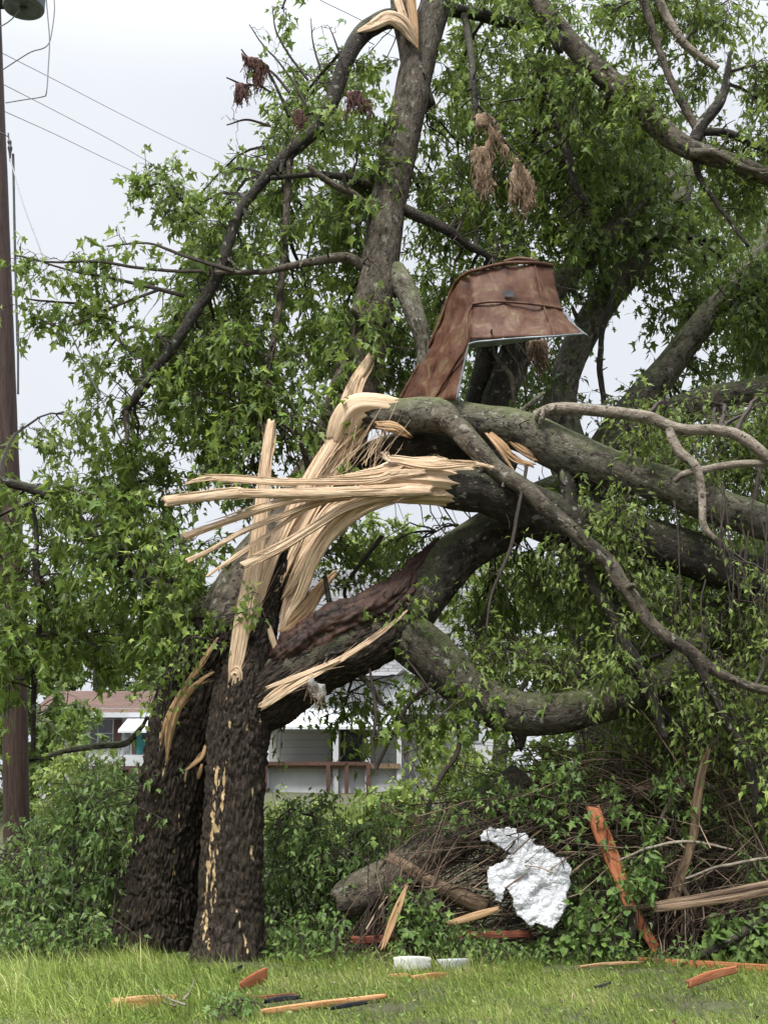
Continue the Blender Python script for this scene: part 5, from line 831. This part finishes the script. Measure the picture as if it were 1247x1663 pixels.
# ------------------------------------------------------------------ brush pile (dead twigs nobody could count)
def brush():
    mb = MB()
    def bunch(poly, y0, y1, n, ang, sp_, L, r, rng=.35):
        X = np.array(poly, float); q = RNG.uniform(X.min(0), X.max(0), (n * 4, 2)); q = q[inpoly(q[:, 0], q[:, 1], poly)][:n]; n = len(q)
        c = np.array([W(a, b, d) for (a, b), d in zip(q, RNG.uniform(y0, y1, n))]); a = np.radians(ang + RNG.normal(size=n) * sp_); d = np.stack([np.cos(a), RNG.normal(size=n) * rng, np.sin(a)], 1); l = RNG.uniform(*L, n)[:, None]
        S, E = c - d * l / 2, c + d * l / 2; m = (S + E) / 2 + RNG.normal(size=S.shape) * l * .13 + np.array([0, 0, .08]) * l
        S[:, 2] = np.maximum(S[:, 2], .01); E[:, 2] = np.maximum(E[:, 2], .01); t = np.linspace(0, 1, 8)
        tubes(mb, np.stack([bez(S, m, E, u) for u in t], 1) + RNG.normal(size=(n, 8, 3)) * .008, RNG.uniform(*r, (n, 1)) * (1 - .6 * t)[None], 5, RNG.random(n))
    bunch([(560, 1550), (600, 1440), (690, 1380), (740, 1440), (720, 1550)], 12.2, 12.9, 130, 62, 14, (.6, 1.4), (.004, .011))
    bunch([(640, 1480), (700, 1330), (820, 1290), (960, 1270), (960, 1450), (840, 1500)], 12.25, 13.2, 300, 15, 16, (.6, 1.6), (.003, .010))
    bunch([(700, 1310), (900, 1230), (1250, 1220), (1250, 1440), (960, 1430), (760, 1400)], 12.4, 13.6, 420, 165, 28, (.5, 1.8), (.003, .010))
    bunch([(960, 1550), (980, 1380), (1250, 1360), (1250, 1560)], 12.2, 13.2, 250, 25, 30, (.5, 1.5), (.003, .011))
    bunch([(1060, 1550), (1080, 1440), (1120, 1440), (1130, 1550)], 12.1, 12.4, 90, 85, 14, (.4, .8), (.004, .012))
    bunch([(900, 1320), (940, 1260), (1250, 1100), (1250, 1320)], 12.2, 14, 150, 120, 40, (.5, 1.6), (.003, .009))
    bunch([(560, 1550), (1250, 1550), (1250, 1450), (700, 1480)], 12.4, 13.4, 300, 5, 25, (.4, 1.2), (.003, .009))
    t = NT('dead twigs'); c = t.ramp(t.attr('rnd').outputs['Fac'], [(0, (.022, .015, .011)), (.5, (.07, .047, .034)), (.8, (.15, .105, .075)), (1, (.30, .23, .16))]); t.set(c, .85)
    tag(mb.build('brush_pile', t.m), 'tangled heap of dead brown twigs under the fallen limbs', None, None, 'stuff')
brush()
mb = MB(); P, r = path([(80, 1228, 14.5, 4), (120, 1217, 14.5, 5), (160, 1211, 14.5, 5), (205, 1205, 14.5, 5.5), (228, 1182, 14.4, 4), (240, 1165, 14.3, 3)]); sweep(mb, P, r, sides=10, wob=.05, lump=.15); tag(mb.build('loose_branch', M['mossy']), 'level mossy branch crossing in front of the teal door house', 'branch')
for l, lab in (([(1005, 1397, 12.05, 1.5), (1050, 1377, 12.0, 2.2), (1090, 1366, 12, 2.4), (1130, 1366, 12, 2.4), (1190, 1380, 12, 1.6)], 'thin pale stem arching over the brush beside the upright broken branch'), ([(1112, 1427, 11.9, 1.6), (1160, 1408, 11.9, 2.2), (1220, 1395, 11.9, 2.4), (1280, 1392, 11.9, 2.4)], 'smooth grey stem running to the right edge above the split boards'), ([(1120, 1560, 12.0, 7), (1160, 1540, 11.95, 8), (1210, 1510, 11.9, 9), (1280, 1465, 11.85, 10)], 'dark curved branch low at the right edge above the long board'), ([(1070, 1340, 12.3, 3), (1090, 1300, 12.3, 6), (1120, 1275, 12.3, 8), (1160, 1280, 12.4, 5)], 'pale bent branch behind the top of the upright broken one')):
    mb = MB(); P, r = path(l); sweep(mb, P, r, sides=10, wob=.05, lump=.12); tag(mb.build('loose_branch', M['darkbark' if 'dark' in lab else 'stem' if 'bent' in lab else 'palebark']), lab, 'branch')
# weeds growing through the brush and along the grass edge
def weeds():
    mb = MB()
    for poly, y0, y1, n, ls, tm in (([(680, 1555), (700, 1480), (760, 1500), (820, 1530), (900, 1540), (900, 1560)], 11.9, 12.4, 34, .065, OVATE), ([(900, 1555), (930, 1450), (1010, 1440), (1030, 1555)], 11.9, 12.4, 34, .075, BROAD), ([(1000, 1440), (1010, 1380), (1070, 1390), (1060, 1440)], 11.95, 12.3, 16, .09, OVATE), ([(1150, 1555), (1170, 1490), (1260, 1480), (1260, 1560)], 11.85, 12.3, 35, .1, BROAD), ([(640, 1440), (700, 1430), (720, 1490), (660, 1520)], 12, 12.4, 22, .08, LOBED), ([(430, 1570), (430, 1480), (560, 1480), (570, 1570)], 12.0, 12.6, 45, .075, OVATE), ([(1040, 1570), (1060, 1540), (1120, 1540), (1130, 1565)], 11.8, 12.0, 12, .07, NARROW), ([(-20, 1560), (-20, 1480), (180, 1490), (180, 1550)], 12.1, 12.8, 50, .07, NARROW), ([(780, 1300), (940, 1220), (1030, 1290), (900, 1340)], 12.0, 12.8, 40, .08, MAPLES), ([(640, 1340), (760, 1260), (860, 1260), (800, 1330)], 12.2, 12.8, 18, .08, MAPLES), ([(1020, 1440), (1040, 1250), (1260, 1240), (1260, 1420)], 12.1, 13.2, 50, .085, MAPLES), ([(900, 1460), (900, 1380), (1000, 1350), (1010, 1460)], 12.2, 12.8, 14, .08, MAPLES), ([(560, 1420), (620, 1300), (700, 1330), (640, 1430)], 12.5, 13, 12, .08, MAPLES), ([(320, 1670), (350, 1620), (400, 1620), (420, 1670)], 9.2, 9.9, 9, .05, LOBED), ([(560, 1560), (700, 1540), (960, 1540), (960, 1565)], 11.9, 12.3, 60, .06, OVATE)):
        q = RNG.uniform(np.array(poly).min(0), np.array(poly).max(0), (n * 5, 2)); q = q[inpoly(q[:, 0], q[:, 1], poly)][:n]; E = np.array([W(a, b, d) for (a, b), d in zip(q, RNG.uniform(y0, y1, len(q)))]); E[:, 2] = np.maximum(E[:, 2], .06)
        S = E * [1, 1, 0] + RNG.normal(size=E.shape) * [.1, .08, 0]; far = E[:, 2] > .7; S[far] = E[far] - [0, 0, .45]
        sprout(mb, S, E, (S + E) / 2 + RNG.normal(size=S.shape) * .03, 4, 5, ls, tm, r0=.006, twl=(.06, .16), droop=.1, t0=.35, up=(0, -.4, .8), spread=.5)
    tag(mb.build('weeds', [M['twig'], M['shrub']], smooth=False), 'leafy weeds growing along the grass edge and through the brush', None, None, 'stuff')
weeds()
# ------------------------------------------------------------------ grass
def grass():
    mb = MB()
    def blades(x0, x1, y0, y1, n, h, lean, ldir, wd, keep=None):
        p = np.stack([RNG.uniform(x0, x1, n), RNG.uniform(y0, y1, n)], 1)
        dn = fbm(np.stack([p[:, 0] * 1.3, p[:, 1] * 1.3, p[:, 0] * 0], -1), 9, 3); m = dn + RNG.normal(size=n) * .07 > .31
        if keep is not None: m &= keep(p)
        p = p[m]; dn = dn[m]; n = len(p); b = np.stack([p[:, 0], p[:, 1], gz(p[:, 0], p[:, 1]) - .01], 1); H = RNG.uniform(*h, n) * (.55 + dn)
        a = ldir + RNG.normal(size=n) * .9; ln = np.abs(RNG.normal(size=n)) * lean + .15; d = np.stack([np.cos(a) * ln, np.sin(a) * ln, np.ones(n)], 1); d = unit(d)
        d2 = unit(d + np.stack([np.cos(a), np.sin(a), -.8 * np.ones(n)], 1) * (ln * RNG.uniform(.4, 1.2, n))[:, None])
        th = RNG.uniform(0, np.pi, n); s = np.stack([np.cos(th), np.sin(th) * .6, np.zeros(n)], 1) * (wd * RNG.uniform(.6, 1.3, n))[:, None]
        m1 = b + d * (H * .5)[:, None]; e = m1 + d2 * (H * .5)[:, None]; X = np.stack([b - s, b + s, m1 + s * .75, m1 - s * .75, e], 1)
        i = np.arange(n)[:, None] * 5; mb.add(X.reshape(-1, 3), [i + np.array([[0, 1, 2, 3]]), i + np.array([[3, 2, 4]])], None, np.repeat(np.clip(RNG.random(n) * .8 + (dn - .45) * .8, 0, 1), 5))
    blades(-3.9, 3.9, 8.6, 12.6, 88000, (.035, .11), .8, 3.6, .0034)
    blades(-3.9, -1.2, 9.2, 11.4, 15000, (.16, .36), 3.2, 3.3, .0042)
    blades(-3.9, -2.1, 11.4, 12.5, 4000, (.12, .24), 2.2, 3.4, .004)
    blades(-.9, 3.9, 11.4, 12.4, 3500, (.1, .24), .8, 4.2, .0035)
    blades(-14, 14, 5, 17, 30000, (.06, .2), .5, 3.6, .006, lambda p: (np.abs(p[:, 0]) > 3.9) | (p[:, 1] < 8.6) | (p[:, 1] > 12.9))
    t = NT('grass blades'); c = t.ramp(t.attr('rnd').outputs['Fac'], [(0, (.08, .12, .025)), (.35, (.17, .245, .045)), (.68, (.31, .39, .09)), (.88, (.40, .43, .15)), (1, (.52, .45, .26))]); t.set(c, .5, 0, .3)
    tr = t.n('BsdfTranslucent'); t.l(c, tr.inputs[0]); ms = t.n('MixShader'); ms.inputs[0].default_value = .35; t.l(t.p.outputs[0], ms.inputs[1]); t.l(tr.outputs[0], ms.inputs[2]); t.l(ms.outputs[0], t.out.inputs[0])
    tag(mb.build('grass', t.m, smooth=False), 'wet yellow green grass, long and combed flat at the left', None, None, 'stuff')
grass()

def litter():
    mb = MB(); n = 700; p = np.stack([RNG.uniform(-3.8, 3.8, n), RNG.uniform(8.7, 12.6, n)], 1); z = gz(p[:, 0], p[:, 1]) + RNG.uniform(.03, .11, n)
    leaves(mb, np.stack([p[:, 0], p[:, 1], z], 1), RNG.normal(size=(n, 3)) * [1, 1, .25], .038, MAPLES, mi=0, spread=.6, up=(0, -.2, .8))
    t = NT('fallen leaf litter'); c = t.ramp(t.attr('rnd').outputs['Fac'], [(0, (.05, .03, .02)), (.35, (.11, .075, .045)), (.5, (.09, .15, .03)), (.9, (.13, .21, .05)), (1, (.26, .2, .12))]); t.set(c, .8)
    tag(mb.build('leaf_litter', t.m, smooth=False), 'torn green and brown leaves scattered over the lawn', None, None, 'stuff')
litter()
